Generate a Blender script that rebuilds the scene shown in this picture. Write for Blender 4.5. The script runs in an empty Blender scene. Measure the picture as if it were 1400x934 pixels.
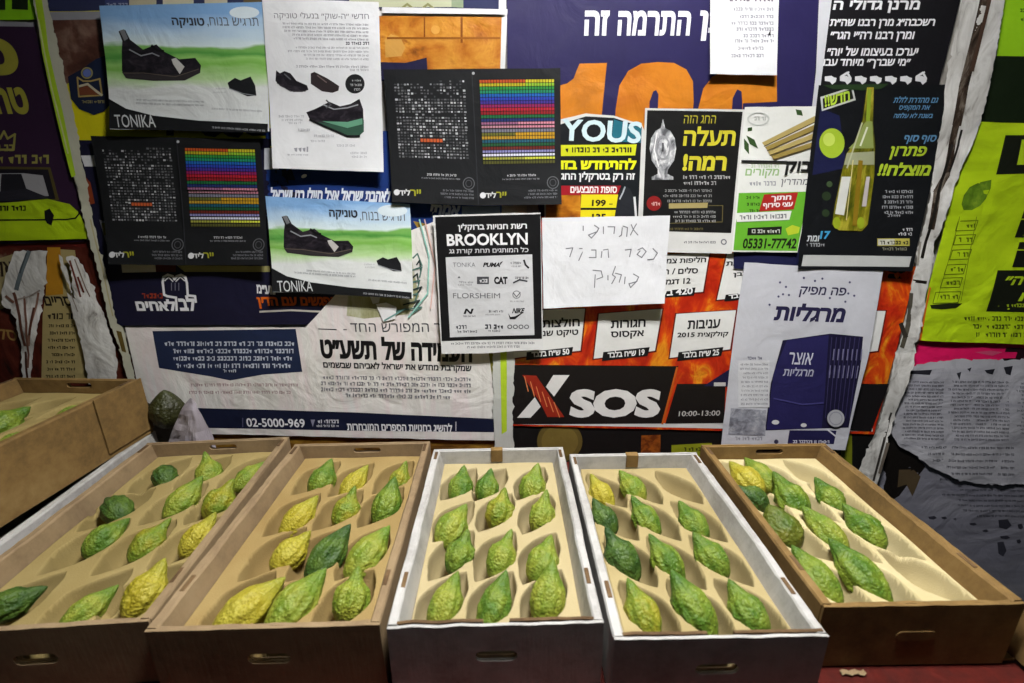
import bpy, bmesh, math, random
import numpy as np
from mathutils import Vector, Matrix, noise
from mathutils.geometry import tessellate_polygon, interpolate_bezier

random.seed(7)
SC = bpy.context.scene
COL = SC.collection

# ------------------------------------------------------------------ camera, sky, sun, exposure
FPX = 640.0                                   # focal length in pixels of the 1400 px wide photograph
PITCH, ROLL = math.radians(17.9), math.radians(0.6)
TOP = 0.90                                    # height of the box rims above the ground
EYE = Vector((0.0, 0.0, TOP + 0.589))
WALL = 1.15                                   # distance of the poster wall

cd = bpy.data.cameras.new('camera')
cam = bpy.data.objects.new('camera', cd); COL.objects.link(cam)
cd.sensor_width = 36.0
cd.lens = FPX / 1400 * 36.0
cd.clip_start, cd.clip_end = 0.02, 500
fwd = Vector((0, math.cos(PITCH), -math.sin(PITCH)))
upv = Vector((0, math.sin(PITCH), math.cos(PITCH)))
rgt = Vector((1, 0, 0))
cr, sr = math.cos(ROLL), math.sin(ROLL)
cx_, cy_ = rgt * cr - upv * sr, rgt * sr + upv * cr
cam.matrix_world = Matrix((
    (cx_.x, cy_.x, -fwd.x, EYE.x), (cx_.y, cy_.y, -fwd.y, EYE.y), (cx_.z, cy_.z, -fwd.z, EYE.z), (0, 0, 0, 1)))
cd.dof.use_dof = True
cd.dof.focus_distance = 1.15
cd.dof.aperture_fstop = 3.0
SC.camera = cam

world = bpy.data.worlds.new('World'); SC.world = world; world.use_nodes = True
nt = world.node_tree
sky = nt.nodes.new('ShaderNodeTexSky'); sky.sky_type = 'NISHITA'; sky.sun_disc = False
sky.sun_elevation = math.radians(8); sky.sun_rotation = math.radians(20)
nt.links.new(sky.outputs[0], nt.nodes['Background'].inputs[0])
nt.nodes['Background'].inputs[1].default_value = 0.05

sd = bpy.data.lights.new('sun', 'SUN'); sd.energy = 0.5; sd.angle = math.radians(12); sd.color = (1, .95, .88)
sun = bpy.data.objects.new('sun', sd); COL.objects.link(sun)
el, az = math.radians(8), math.radians(20)    # low evening sun, behind the wall
sun.rotation_euler = (-Vector((math.sin(az) * math.cos(el), math.cos(az) * math.cos(el), math.sin(el)))).to_track_quat('-Z', 'Y').to_euler()

SC.view_settings.view_transform = 'Standard'
SC.view_settings.look = 'None'
SC.view_settings.gamma = 1.0
SC.view_settings.exposure = -2.1
SC.render.engine = 'CYCLES'
SC.cycles.use_denoising = True
SC.cycles.max_bounces = 6
SC.cycles.diffuse_bounces = 2
LAMP_POWER = 3000.0

# ------------------------------------------------------------------ helpers: rays from picture measurements
def ray(x, y):
    a, b = (x - 700) / FPX, (y - 467) / FPX
    a, b = a * cr - b * sr, a * sr + b * cr
    return rgt * a + fwd - upv * b
def on_z(x, y, z):
    d = ray(x, y); return EYE + d * ((z - EYE.z) / d.z)
def on_w(x, y):
    d = ray(x, y); p = EYE + d * (WALL / d.y); return (p.x, p.z)

# ------------------------------------------------------------------ materials
def lin(h):
    h = h.lstrip('#'); o = []
    for i in (0, 2, 4):
        c = int(h[i:i + 2], 16) / 255
        o.append(c / 12.92 if c <= .04045 else ((c + .055) / 1.055) ** 2.4)
    return o
def nn(m, t, **kw):
    n = m.node_tree.nodes.new(t)
    for k, v in kw.items(): setattr(n, k, v)
    return n
MATS = {}
def new_mat(name, rough=.6, spec=.3):
    m = bpy.data.materials.new(name); m.use_nodes = True
    b = m.node_tree.nodes['Principled BSDF']
    b.inputs['Roughness'].default_value = rough
    b.inputs['Specular IOR Level'].default_value = spec
    return m, b
def ramp(m, stops, interp='LINEAR'):
    r = nn(m, 'ShaderNodeValToRGB'); e = r.color_ramp.elements
    r.color_ramp.interpolation = interp
    while len(e) > 1: e.remove(e[-1])
    e[0].position = stops[0][0]; e[0].color = (*stops[0][1], 1)
    for p, c in stops[1:]:
        x = e.new(p); x.color = (*c, 1)
    return r
def wrinkle_bump(m, b, strength=.35, s1=9, s2=55):
    g = nn(m, 'ShaderNodeNewGeometry'); L = m.node_tree.links
    n1 = nn(m, 'ShaderNodeTexNoise'); n1.inputs['Scale'].default_value = s1; n1.inputs['Detail'].default_value = 5; n1.inputs['Distortion'].default_value = 1.2
    n2 = nn(m, 'ShaderNodeTexNoise'); n2.inputs['Scale'].default_value = s2; n2.inputs['Detail'].default_value = 3
    L.new(g.outputs['Position'], n1.inputs['Vector']); L.new(g.outputs['Position'], n2.inputs['Vector'])
    ad = nn(m, 'ShaderNodeMath', operation='MULTIPLY_ADD'); ad.inputs[1].default_value = .12
    L.new(n2.outputs[0], ad.inputs[0]); L.new(n1.outputs[0], ad.inputs[2])
    bp = nn(m, 'ShaderNodeBump'); bp.inputs['Strength'].default_value = strength; bp.inputs['Distance'].default_value = .02
    L.new(ad.outputs[0], bp.inputs['Height']); L.new(bp.outputs[0], b.inputs['Normal'])
    return g, n1, n2
GAIN = 1.12
def paper(h):
    """printed or plain paper of one colour, slightly uneven"""
    k = 'p' + h
    if k in MATS: return MATS[k]
    c = [min(.86, v * GAIN + .002) for v in lin(h)]
    m, b = new_mat('paper_' + h.lstrip('#'), .5, .2)
    g, n1, n2 = wrinkle_bump(m, b, .17)
    L = m.node_tree.links
    n3 = nn(m, 'ShaderNodeTexNoise'); n3.inputs['Scale'].default_value = 7; n3.inputs['Detail'].default_value = 6; n3.inputs['Roughness'].default_value = .7
    L.new(g.outputs['Position'], n3.inputs['Vector'])
    r = ramp(m, [(.3, [v * .86 for v in c]), (.65, c), (.8, [min(.9, v * 1.05 + .004) for v in c])])
    L.new(n3.outputs[0], r.inputs[0]); L.new(r.outputs[0], b.inputs['Base Color'])
    MATS[k] = m; return m
def textured(name, stops, scale=(8, 8, 8), detail=6, rough=.6, spec=.25, dist=.4, nrough=.6):
    if name in MATS: return MATS[name]
    m, b = new_mat(name, rough, spec)
    g, n1, n2 = wrinkle_bump(m, b, .3); L = m.node_tree.links
    mp = nn(m, 'ShaderNodeMapping'); mp.inputs['Scale'].default_value = scale
    L.new(g.outputs['Position'], mp.inputs['Vector'])
    n3 = nn(m, 'ShaderNodeTexNoise'); n3.inputs['Scale'].default_value = 1; n3.inputs['Detail'].default_value = detail
    n3.inputs['Roughness'].default_value = nrough; n3.inputs['Distortion'].default_value = dist
    L.new(mp.outputs[0], n3.inputs['Vector'])
    r = ramp(m, [(p, lin(c)) for p, c in stops]); L.new(n3.outputs[0], r.inputs[0]); L.new(r.outputs[0], b.inputs['Base Color'])
    MATS[name] = m; return m
def flyer_mat():
    """pale sky over green hills over white, as printed on the shoe flyers"""
    if 'flyer' in MATS: return MATS['flyer']
    m, b = new_mat('landscape_print', .35, .4); wrinkle_bump(m, b, .25); L = m.node_tree.links
    tc = nn(m, 'ShaderNodeTexCoord'); sp = nn(m, 'ShaderNodeSeparateXYZ'); L.new(tc.outputs['Generated'], sp.inputs[0])
    mp = nn(m, 'ShaderNodeMapping'); mp.inputs['Scale'].default_value = (2.2, 1, 6); L.new(tc.outputs['Generated'], mp.inputs[0])
    n = nn(m, 'ShaderNodeTexNoise'); n.inputs['Scale'].default_value = 1.4; n.inputs['Detail'].default_value = 3; L.new(mp.outputs[0], n.inputs['Vector'])
    ad = nn(m, 'ShaderNodeMath', operation='MULTIPLY_ADD'); ad.inputs[1].default_value = .16; L.new(n.outputs[0], ad.inputs[0]); L.new(sp.outputs['Z'], ad.inputs[2])
    r = ramp(m, [(0, lin('#cfd2d4')), (.44, lin('#d6d9d8')), (.52, lin('#b4d29a')), (.60, lin('#79b24e')), (.66, lin('#8fc06a')), (.70, lin('#4f9440')), (.755, lin('#7bb15c')),
                 (.78, lin('#d3e2e6')), (.9, lin('#b2cde6')), (1.05, lin('#7fa9d8'))])
    L.new(ad.outputs[0], r.inputs[0]); L.new(r.outputs[0], b.inputs['Base Color'])
    MATS['flyer'] = m; return m
FIRE = lambda: textured('flame_print', [(.3, '#8f1408'), (.46, '#b32a10'), (.55, '#c8490f'), (.64, '#d98a1c'), (.75, '#b8330e')], (16, 1, 7), 5, .4, .35, 1.0)
WOODP = lambda: textured('wood_print', [(.3, '#2b1a06'), (.5, '#6a4714'), (.7, '#8d6a22')], (14, 1, 60), 5)
BROWNTORN = lambda: textured('torn_brown_print', [(.3, '#1c0b06'), (.45, '#43160d'), (.6, '#54251a'), (.75, '#8a7a66')], (14, 1, 9), 7, .6, .2, 1.5)
STREAKW = lambda: textured('washed_pastel_paper', [(.3, '#cdc9c5'), (.45, '#dad8d4'), (.6, '#dacfcf'), (.75, '#d6dcda')], (22, 1, 2), 4, .5, .2)
ORANGEP = lambda: textured('sepia_photo_print', [(.3, '#6e3a08'), (.45, '#a86418'), (.6, '#c1852e'), (.72, '#8a4a10')], (13, 1, 22), 4, .4, .35)
NEWSG = lambda: textured('grey_newsprint', [(.3, '#94949e'), (.5, '#a8a8b0'), (.7, '#b4b4ba')], (3, 1, 18), 6, .7, .15)
NEWSD = lambda: textured('dark_grey_newsprint', [(.3, '#6a6a78'), (.5, '#7a7a86'), (.7, '#888892')], (3, 1, 16), 6, .7, .15)  # darker blue-grey paper of the lower news sheet
TORN = lambda: textured('torn_white_paper', [(.28, '#6b6660'), (.42, '#b7b5b1'), (.6, '#cfcecb'), (.75, '#a5a29c')], (30, 1, 12), 7, .8, .1, 1.2)
DIRTY = lambda: textured('dirty_board', [(.35, '#1a1410'), (.5, '#3d3128'), (.62, '#6b6258'), (.75, '#a09a90')], (40, 1, 14), 7, .8, .1, 1.5)
LIMEG = lambda: textured('lime_fluorescent_paper', [(.3, '#93ad12'), (.5, '#a8c616'), (.7, '#b4d01c')], (5, 1, 16), 6, .42, .4)
SILV = lambda: textured('silver_print', [(.35, '#55565a'), (.5, '#a9aaae'), (.6, '#dcdcdd'), (.7, '#77787c')], (60, 1, 40), 3, .35, .4)
BOTTLE = lambda: textured('oil_bottle_print', [(.35, '#2e3a0a'), (.5, '#6d6a12'), (.6, '#a29a30'), (.72, '#38460c')], (40, 1, 9), 4, .35, .4)
def M(c):
    if isinstance(c, bpy.types.Material): return c
    return c() if callable(c) else paper(c)

# ------------------------------------------------------------------ lettering
HEB = lambda ch: '\u0590' <= ch <= '\u05ff' or ch in '״׳'
def visual(s):
    if not any(HEB(c) for c in s): return s
    toks, cur, lat = [], '', None
    for ch in s:
        l = ch.isascii() and (ch.isalnum() or ch in ':.')
        if l != lat and cur: toks.append((lat, cur)); cur = ''
        cur += ch; lat = l
    toks.append((lat, cur))
    return ''.join(t if l else t[::-1] for l, t in reversed(toks))
GC = {}
def area(p):
    return sum(p[i - 1][0] * p[i][1] - p[i][0] * p[i - 1][1] for i in range(len(p))) / 2
def inside(pt, poly):
    x, y = pt; r = False
    for i in range(len(poly)):
        (x1, y1), (x2, y2) = poly[i - 1], poly[i]
        if (y1 > y) != (y2 > y) and x < (x2 - x1) * (y - y1) / (y2 - y1) + x1: r = not r
    return r
def contours(s, bold):
    """outlines of a line of lettering, normalised to a 1 x 1 box"""
    key = (s, bold)
    if key in GC: return GC[key]
    c = bpy.data.curves.new('t', 'FONT'); c.body = visual(s); c.resolution_u = 3
    o = bpy.data.objects.new('t', c); COL.objects.link(o)
    dg = bpy.context.evaluated_depsgraph_get()
    cu = o.evaluated_get(dg).to_curve(dg)
    polys = []
    for sp in cu.splines:
        pts = []
        bp = sp.bezier_points
        if len(bp):
            for i in range(len(bp)):
                a, b = bp[i], bp[(i + 1) % len(bp)]
                straight = (a.handle_right - a.co).length < 1e-5 and (b.handle_left - b.co).length < 1e-5
                if straight or a.handle_right_type == 'VECTOR' and b.handle_left_type == 'VECTOR':
                    pts.append(a.co.copy())
                else:
                    pts += interpolate_bezier(a.co, a.handle_right, b.handle_left, b.co, 4)[:-1]
        else:
            pts = [Vector(p.co[:3]) for p in sp.points]
        q = []
        for p in pts:
            if not q or (abs(p.x - q[-1][0]) + abs(p.y - q[-1][1])) > 1e-4: q.append((p.x, p.y))
        if len(q) > 2: polys.append(q)
    o.evaluated_get(dg).to_curve_clear()
    bpy.data.objects.remove(o); bpy.data.curves.remove(c)
    if not polys: return []
    par = []
    for p in polys:
        c_ = [q for q in polys if q is not p and abs(area(q)) > abs(area(p)) and area(q) * area(p) < 0 and inside(p[0], q)]
        par.append(min(c_, key=lambda q: abs(area(q))) if c_ else None)
    def grow(p, d, sg):
        n = len(p); out = []
        for i in range(n):
            a, b, c2 = Vector(p[i - 1]), Vector(p[i]), Vector(p[(i + 1) % n])
            e1, e2 = (b - a), (c2 - b)
            if e1.length < 1e-6 or e2.length < 1e-6: out.append(p[i]); continue
            e1.normalize(); e2.normalize()
            n1, n2 = Vector((e1.y, -e1.x)), Vector((e2.y, -e2.x))
            k = max(.5, 1 + n1.dot(n2))
            v = (n1 + n2) / k * d * sg
            out.append((b.x + v.x, b.y + v.y))
        return out
    sgs = [1 if area(q or p) > 0 else -1 for p, q in zip(polys, par)]
    fat = [grow(p, bold, g) if bold else p for p, g in zip(polys, sgs)]
    groups = []; idx = {}
    for p, q, f in zip(polys, par, fat):
        if q is None: idx[id(p)] = len(groups); groups.append((f, []))
    for p, q, f in zip(polys, par, fat):
        if q is not None and id(q) in idx: groups[idx[id(q)]][1].append(f)
    outs = [g[0] for g in groups]
    xs = [v[0] for p in outs for v in p]; ys = [v[1] for p in outs for v in p]
    x0, x1, y0, y1 = min(xs), max(xs), min(ys), max(ys)
    W, H = max(x1 - x0, 1e-6), max(y1 - y0, 1e-6)
    N = lambda p: [((x - x0) / W, (y - y0) / H) for x, y in p]
    GC[key] = [(N(p), [N(h) for h in hs]) for p, hs in groups]
    return GC[key]
def tess(loops):
    """[(x,y)...] outer + holes -> verts, triangles"""
    vs = [v for l in loops for v in l]
    tr = tessellate_polygon([[Vector((v[0], v[1], 0)) for v in l] for l in loops])
    return vs, [tuple(t) for t in tr]

# ------------------------------------------------------------------ object helpers
def setp(o, label=None, cat=None, group=None, kind=None):
    if label: o['label'] = label
    if cat: o['category'] = cat
    if group: o['group'] = group
    if kind: o['kind'] = kind
    return o
def link_mesh(name, verts, faces, mats, midx=None, parent=None, smooth=False, loc=None):
    me = bpy.data.meshes.new(name); me.from_pydata([tuple(v) for v in verts], [], faces)
    for m in (mats if isinstance(mats, list) else [mats]): me.materials.append(m)
    if midx:
        me.polygons.foreach_set('material_index', midx)
    if smooth: me.polygons.foreach_set('use_smooth', [True] * len(me.polygons))
    me.update()
    o = bpy.data.objects.new(name, me); COL.objects.link(o)
    if parent: o.parent = parent
    if loc is not None: o.location = loc
    return o
def link_bm(name, bm, mats, parent=None, smooth=False, loc=None):
    me = bpy.data.meshes.new(name)
    bmesh.ops.recalc_face_normals(bm, faces=bm.faces)
    bm.to_mesh(me); bm.free()
    for m in (mats if isinstance(mats, list) else [mats]): me.materials.append(m)
    if smooth: me.polygons.foreach_set('use_smooth', [True] * len(me.polygons))
    o = bpy.data.objects.new(name, me); COL.objects.link(o)
    if parent: o.parent = parent
    if loc is not None: o.location = loc
    return o
def empty(name, loc, rz=0):
    o = bpy.data.objects.new(name, None); COL.objects.link(o); o.location = loc; o.rotation_euler = (0, 0, rz)
    o.empty_display_size = .05; return o
def add_box(bm, x0, x1, y0, y1, z0, z1, bev=0):
    r = bmesh.ops.create_cube(bm, size=1)
    for v in r['verts']:
        v.co = Vector(((x0 + x1) / 2 + v.co.x * (x1 - x0), (y0 + y1) / 2 + v.co.y * (y1 - y0), (z0 + z1) / 2 + v.co.z * (z1 - z0)))
    if bev:
        es = {e for v in r['verts'] for e in v.link_edges}
        bmesh.ops.bevel(bm, geom=list(es), offset=bev, segments=2, affect='EDGES', profile=.5)

# ------------------------------------------------------------------ posters
def wallwave(x, z):
    p = Vector((x * 5, z * 5, 3.1)); q = Vector((x * 17, z * 17, 9.7))
    return .0014 * (noise.noise(p) + 1) + .0004 * (noise.noise(q) + 1)
class Poster:
    def __init__(s, name, label, cat, outline, color, level, curl=0, group=None, seed=0, buckle=0):
        s.name, s.label, s.cat, s.level, s.curl, s.group, s.seed, s.buckle = name, label, cat, level, curl, group, seed, buckle
        s.items = []; J = .8 if name.startswith('torn') else (.45 if name == 'poster' else .25); torn = name.startswith('torn'); st = 4 if torn else 16
        rj = random.Random(seed * 7 + 1); px = []
        for (ax, ay), (bx, by) in zip(outline, outline[1:] + outline[:1]):
            n = max(1, int(math.hypot(bx - ax, by - ay) / st))
            for i in range(n):
                t = i / n; k = J if i else 0
                if torn and i and rj.random() < .16: k *= 3.4
                if torn: ax_, ay_ = 2.2 * noise.noise(Vector((ax * .05 + t * 3, ay * .05, seed))), 1.6 * noise.noise(Vector((bx * .05, t * 3 + by * .05, seed + 9))); px.append((ax + (bx - ax) * t + k * rj.uniform(-1, 1) + ax_, ay + (by - ay) * t + k * rj.uniform(-1, 1) + ay_)); continue
                px.append((ax + (bx - ax) * t + k * rj.uniform(-1, 1), ay + (by - ay) * t + k * rj.uniform(-1, 1)))
        s.out = [on_w(*p) for p in px]
        s.add([([p for p in s.out], [])], color)
    def add(s, polys, color):
        """polys: list of (outer, holes) in wall metres"""
        xs = [v[0] for o, h in polys for v in o]; zs = [v[1] for o, h in polys for v in o]
        bb = (min(xs), max(xs), min(zs), max(zs)); lay = 0
        for it in s.items:
            b = it[2]
            if b[0] < bb[1] and b[1] > bb[0] and b[2] < bb[3] and b[3] > bb[2]: lay = max(lay, it[3] + 1)
        s.items.append((polys, color, bb, lay))
    def poly(s, pts, color): s.add([([on_w(*p) for p in pts], [])], color); return s
    def rect(s, x0, y0, x1, y1, color, t=0): return s.poly([(x0, y0), (x1, y0 + t), (x1, y1 + t), (x0, y1)], color)
    def polys(s, lst, color): s.add([([on_w(*p) for p in q], []) for q in lst], color); return s
    def ell(s, cx, cy, rx, ry, color, rot=0, n=28, hole=None):
        ca, sa = math.cos(rot), math.sin(rot)
        def ring(k): return [on_w(cx + k * rx * math.cos(a) * ca - k * ry * math.sin(a) * sa, cy + k * rx * math.cos(a) * sa + k * ry * math.sin(a) * ca)
                             for a in [2 * math.pi * i / n for i in range(n)]]
        s.add([(ring(1), [ring(hole)] if hole else [])], color); return s
    def line(s, pts, w, color):
        w2 = w / 2; L = []
        for (x0, y0), (x1, y1) in zip(pts, pts[1:]):
            d = math.hypot(x1 - x0, y1 - y0) or 1; nx, ny = -(y1 - y0) / d * w2, (x1 - x0) / d * w2
            ex, ey = (x1 - x0) / d * w2 * .6, (y1 - y0) / d * w2 * .6
            L.append([(x0 + nx - ex, y0 + ny - ey), (x1 + nx + ex, y1 + ny + ey), (x1 - nx + ex, y1 - ny + ey), (x0 - nx - ex, y0 - ny - ey)])
        s.add([([on_w(*p) for p in q], []) for q in L], color); return s
    def text(s, t, x0, y0, x1, y1, color, bold=.02, tilt=0, skew=0):
        """lettering whose box spans these picture corners; it stands upright on the sheet; tilt: right end lower by so many px"""
        A, B = Vector(on_w(x0, y1)), Vector(on_w(x1, y1 + tilt)); U = B - A
        V = Vector((-U.y, U.x)).normalized()
        H = (Vector(on_w(x0, y0)) - A).dot(V)
        P = lambda p: tuple(A + U * (p[0]) + V * H * p[1] + U.normalized() * skew * H * p[1])
        g = contours(t, bold)
        if g: s.add([([P(p) for p in o], [[P(p) for p in h] for h in hs]) for o, hs in g], color)
        return s
    def fine(s, x0, y0, x1, y1, color, tilt=0, fill=.85, right=True, ragged=.25):
        """one line of print too small to read: a row of tiny letter-like strokes"""
        rnd = random.Random(hash((x0, y0, s.seed, len(s.items))) & 0xffff)
        h = y1 - y0; x = x1; end = x0 + (x1 - x0) * ragged * rnd.random(); L = []
        while x - h * .6 > end:
            for _ in range(rnd.randint(2, 6)):
                w = h * rnd.choice((.35, .55, .6, .6, .65)); xa, xb = x - w, x
                if xa < end: break
                f = lambda xx: tilt * (xx - x0) / (x1 - x0)
                k = rnd.random(); st = h * rnd.uniform(.2, .34)
                if rnd.random() < .3: L.append([(xa, y0 + h * .3 + f(xa)), (xb, y0 + h * .2 + f(xb)), (xb - st * .3, y1 + f(xb)), (xa + st, y1 - h * .1 + f(xa))]); x = xa - h * .14; continue
                if w > h * .4: L.append([(xa, y0 + f(xa)), (xb, y0 + f(xb)), (xb, y0 + st + f(xb)), (xa, y0 + st + f(xa))])
                L.append([(xb - st, y0 + f(xb)), (xb, y0 + f(xb)), (xb, y1 + f(xb)), (xb - st, y1 + f(xb))])
                if k > .55 and w > h * .4: L.append([(xa, y1 - st + f(xa)), (xb - st, y1 - st + f(xb)), (xb - st, y1 + f(xb)), (xa, y1 + f(xa))])
                x = xa - h * .14
            x -= h * .45
        if L: s.add([([on_w(*p) for p in q], []) for q in L], color)
        return s
    def block(s, x0, y0, x1, y1, n, h, color, tilt=0, ragged=.25):
        for i in range(n):
            y = y0 + (y1 - y0) * i / max(1, n - 1); s.fine(x0, y, x1, y + h, color, tilt, ragged=ragged)
        return s
    def build(s):
        xs = [p[0] for p in s.out]; zs = [p[1] for p in s.out]
        x0, x1, z0, z1 = min(xs), max(xs), min(zs), max(zs); cx, cz = (x0 + x1) / 2, (z0 + z1) / 2
        bm = bmesh.new(); lay = bm.faces.layers.int.new('lay'); mats = []; step = .00022
        vd = {}
        for polys, color, bb, l in s.items:
            m = M(color)
            if m not in mats: mats.append(m)
            mi = mats.index(m)
            for k, (o, hs) in enumerate(polys):
                try: vs, fs = tess([o] + hs)
                except Exception: continue
                bv = [bm.verts.new((v[0], l * step + (k % 4) * .00004 if len(polys) > 1 else l * step, v[1])) for v in vs]
                for f in fs:
                    try:
                        fc = bm.faces.new([bv[i] for i in f]); fc.material_index = mi
                    except ValueError: pass
        g = .022
        for ax, a, b in ((0, x0, x1), (2, z0, z1)):
            n = max(1, int((b - a) / g))
            for i in range(1, n):
                t = a + (b - a) * i / n + 1.3e-5
                co = (t, 0, 0) if ax == 0 else (0, 0, t); no = (1, 0, 0) if ax == 0 else (0, 0, 1)
                bmesh.ops.bisect_plane(bm, geom=bm.verts[:] + bm.edges[:] + bm.faces[:], plane_co=co, plane_no=no)
        W, H = x1 - x0, z1 - z0
        for v in bm.verts:
            x, z = v.co.x, v.co.z; d = wallwave(x, z) + s.level * .003 + .001 + v.co.y
            if s.curl:
                t = max(0, (z1 - z) / H - .35) / .65; e = abs(x - cx) / W * 2
                d += s.curl * t * t * (.45 + .55 * e * e) * (1 + .4 * noise.noise(Vector((x * 9, s.seed, 0))))
                d += s.curl * .25 * max(0, e - .6) ** 2 / .16 * max(0, .3 - (z1 - z) / H)
            if s.buckle:
                d += s.buckle * abs(noise.noise(Vector((x * 11 + s.seed, z * 6, s.seed * 2.3))))
            v.co.y = WALL - d
        for f in bm.faces:
            if f.normal.y > 0: f.normal_flip()
        bm.normal_update()
        for f in bm.faces:
            if f.normal.y > 0: f.normal_flip()
        c = Vector((cx, WALL, cz))
        for v in bm.verts: v.co -= c
        me = bpy.data.meshes.new(s.name); bm.to_mesh(me); bm.free()
        for m in mats: me.materials.append(m)
        me.polygons.foreach_set('use_smooth', [True] * len(me.polygons))
        o = bpy.data.objects.new(s.name, me); COL.objects.link(o); o.location = c
        setp(o, s.label, s.cat, s.group); return o

# ================================================================== STRUCTURE
gm = textured('asphalt', [(.3, '#2a2a2a'), (.6, '#3c3b39'), (.8, '#4a4845')], (30, 30, 30), 8, .9, .2)
g = link_mesh('ground', [(-60, -60, 0), (60, -60, 0), (60, 60, 0), (-60, 60, 0)], [(0, 1, 2, 3)], gm); setp(g, kind='structure')
bmw = bmesh.new(); add_box(bmw, -3.2, 3.2, WALL, WALL + .12, 0, 2.7, .004)
wall = link_bm('board_wall', bmw, textured('plastered_board', [(.3, '#6f6b66'), (.5, '#95918b'), (.7, '#a9a6a0')], (9, 9, 9), 7, .8, .15))
setp(wall, 'pale board wall pasted over with layers of printed posters', 'wall')

# ------------------------------------------------------------------ the posters
WHITE, GREYT, BLK, NAVY = '#d2d3d6', '#7c7d84', '#0d0d10', '#161636'
PST = []
def P(*a, **k):
    p = Poster(*a, **k); PST.append(p); return p

# --- left panel
p = P('poster', 'purple poster with olive lettering and framed photo at far left', 'poster', [(-60, 30), (50, 34), (118, 300), (118, 330), (-60, 335)], '#2c1830', 1, seed=1)
p.poly([(-60, 28), (49, 32), (50, 38), (-60, 36)], '#8d8c94')
p.text('כ', -14, 52, 35, 104, '#a09a3a', .06).text('טהר', -22, 120, 47, 157, '#a09a3a', .05)
p.line([(-10, 182), (4, 190), (9, 180), (14, 190), (24, 184), (22, 205), (-10, 205)], 3, '#8f8a45').fine(-30, 198, 22, 207, '#8f8a45').fine(-40, 212, 70, 224, '#8f8a45', ragged=0)
p.poly([(-50, 227), (72, 229), (84, 274), (-50, 276)], '#4b4220').poly([(-50, 231), (69, 232), (79, 272), (-50, 274)], '#17141c')
p.poly([(-50, 238), (36, 237), (62, 240), (70, 268), (-50, 272)], '#98979b').poly([(6, 238), (33, 238), (44, 271), (4, 272)], '#1b1a20').poly([(4, 262), (40, 258), (72, 271), (0, 276)], '#23222a')
p = P('label', 'lime strip of paper with a thin black line below the purple poster', 'paper strip', [(-60, 280), (30, 276), (70, 272), (100, 279), (112, 290), (129, 326), (-60, 330)], LIMEG, 2, seed=2, buckle=.004)
p.line([(-50, 301), (95, 300), (108, 298), (113, 292), (112, 286)], 2, BLK).poly([(66, 288), (73, 285), (79, 294), (76, 308), (70, 305), (67, 300)], BLK).fine(-40, 281, 41, 288, '#1a1c06', ragged=0)
p = P('torn_poster', 'brown torn poster with white ripped strips above the left box', 'poster', [(-80, 328), (133, 326), (192, 530), (-80, 545)], BROWNTORN, 0, seed=3)
p.rect(-80, 329, 128, 338, '#4a120c').poly([(72, 340), (104, 342), (128, 520), (58, 522), (60, 430)], '#9c8d5e').poly([(66, 338), (84, 338), (88, 402), (64, 404)], '#a7761c')
p.text('סריים', 64, 405, 101, 418, '#1e1812', .03).fine(66, 428, 101, 436, '#2a2118', ragged=0).block(60, 443, 104, 512, 8, 4, '#3c3322', ragged=.2)
p.poly([(4, 352), (24, 346), (10, 420), (-20, 430), (-30, 360)], '#8f835c').text('אל', 0, 352, 24, 378, '#241a14', .03).text('סליח', -18, 444, 26, 462, '#8a6a3a', .02, 4)
p = P('torn_strip', 'white torn paper hanging loose beside the tan lettering on the brown poster', 'torn paper', [(26, 343), (70, 342), (69, 375), (63, 414), (56, 458), (49, 482), (50, 524), (36, 524), (33, 458), (27, 432), (8, 416), (8, 399), (16, 372)], TORN, 2, seed=4, buckle=.010)
p.line([(45, 344), (38, 364), (28, 394)], 6, '#5a6468').line([(42, 346), (34, 372)], 2, '#3c4448').line([(24, 400), (34, 430), (40, 470)], 4, '#5a3a30').line([(38, 405), (44, 440), (44, 500)], 3, '#6c4c40').line([(58, 400), (50, 440), (46, 470)], 3, '#7a5a4c').line([(30, 408), (46, 404), (60, 396)], 2, '#8a8078').line([(52, 420), (48, 455)], 3, '#4a2c22').line([(14, 404), (24, 412)], 3, '#6c4c40').line([(40, 480), (44, 520)], 3, '#3c241c')
p = P('torn_strip', 'long white torn paper strip slanting down beside the left board joint', 'torn paper', [(103, 349), (109, 351), (119, 366), (131, 389), (150, 442), (162, 474), (165, 524), (126, 524), (118, 474), (104, 426), (98, 399), (109, 408), (103, 375), (96, 350)], TORN, 2, seed=5, buckle=.008)
p.line([(101, 356), (112, 390), (116, 404)], 2.5, '#5a2c22').line([(107, 354), (122, 392), (128, 404)], 1.6, '#7a6a60').line([(112, 378), (120, 398)], 2.4, '#5a2c22').line([(104, 402), (112, 424)], 1.5, '#8a8078')
p = P('torn_strip', 'narrow ragged white paper slivers left of the long torn strip', 'torn paper', [(86, 346), (90, 352), (98, 372), (105, 398), (103, 400), (94, 376), (88, 360)], TORN, 3, seed=61)
p = P('scrap', 'bright green scrap with dark squares in the top left corner', 'paper scrap', [(-60, -40), (50, -40), (57, 28), (-60, 30)], '#86c41a', 1, seed=6)
p.rect(-30, -40, 11, 15, '#15220e').rect(20, -40, 42, 14, '#15220e', 1)
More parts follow.
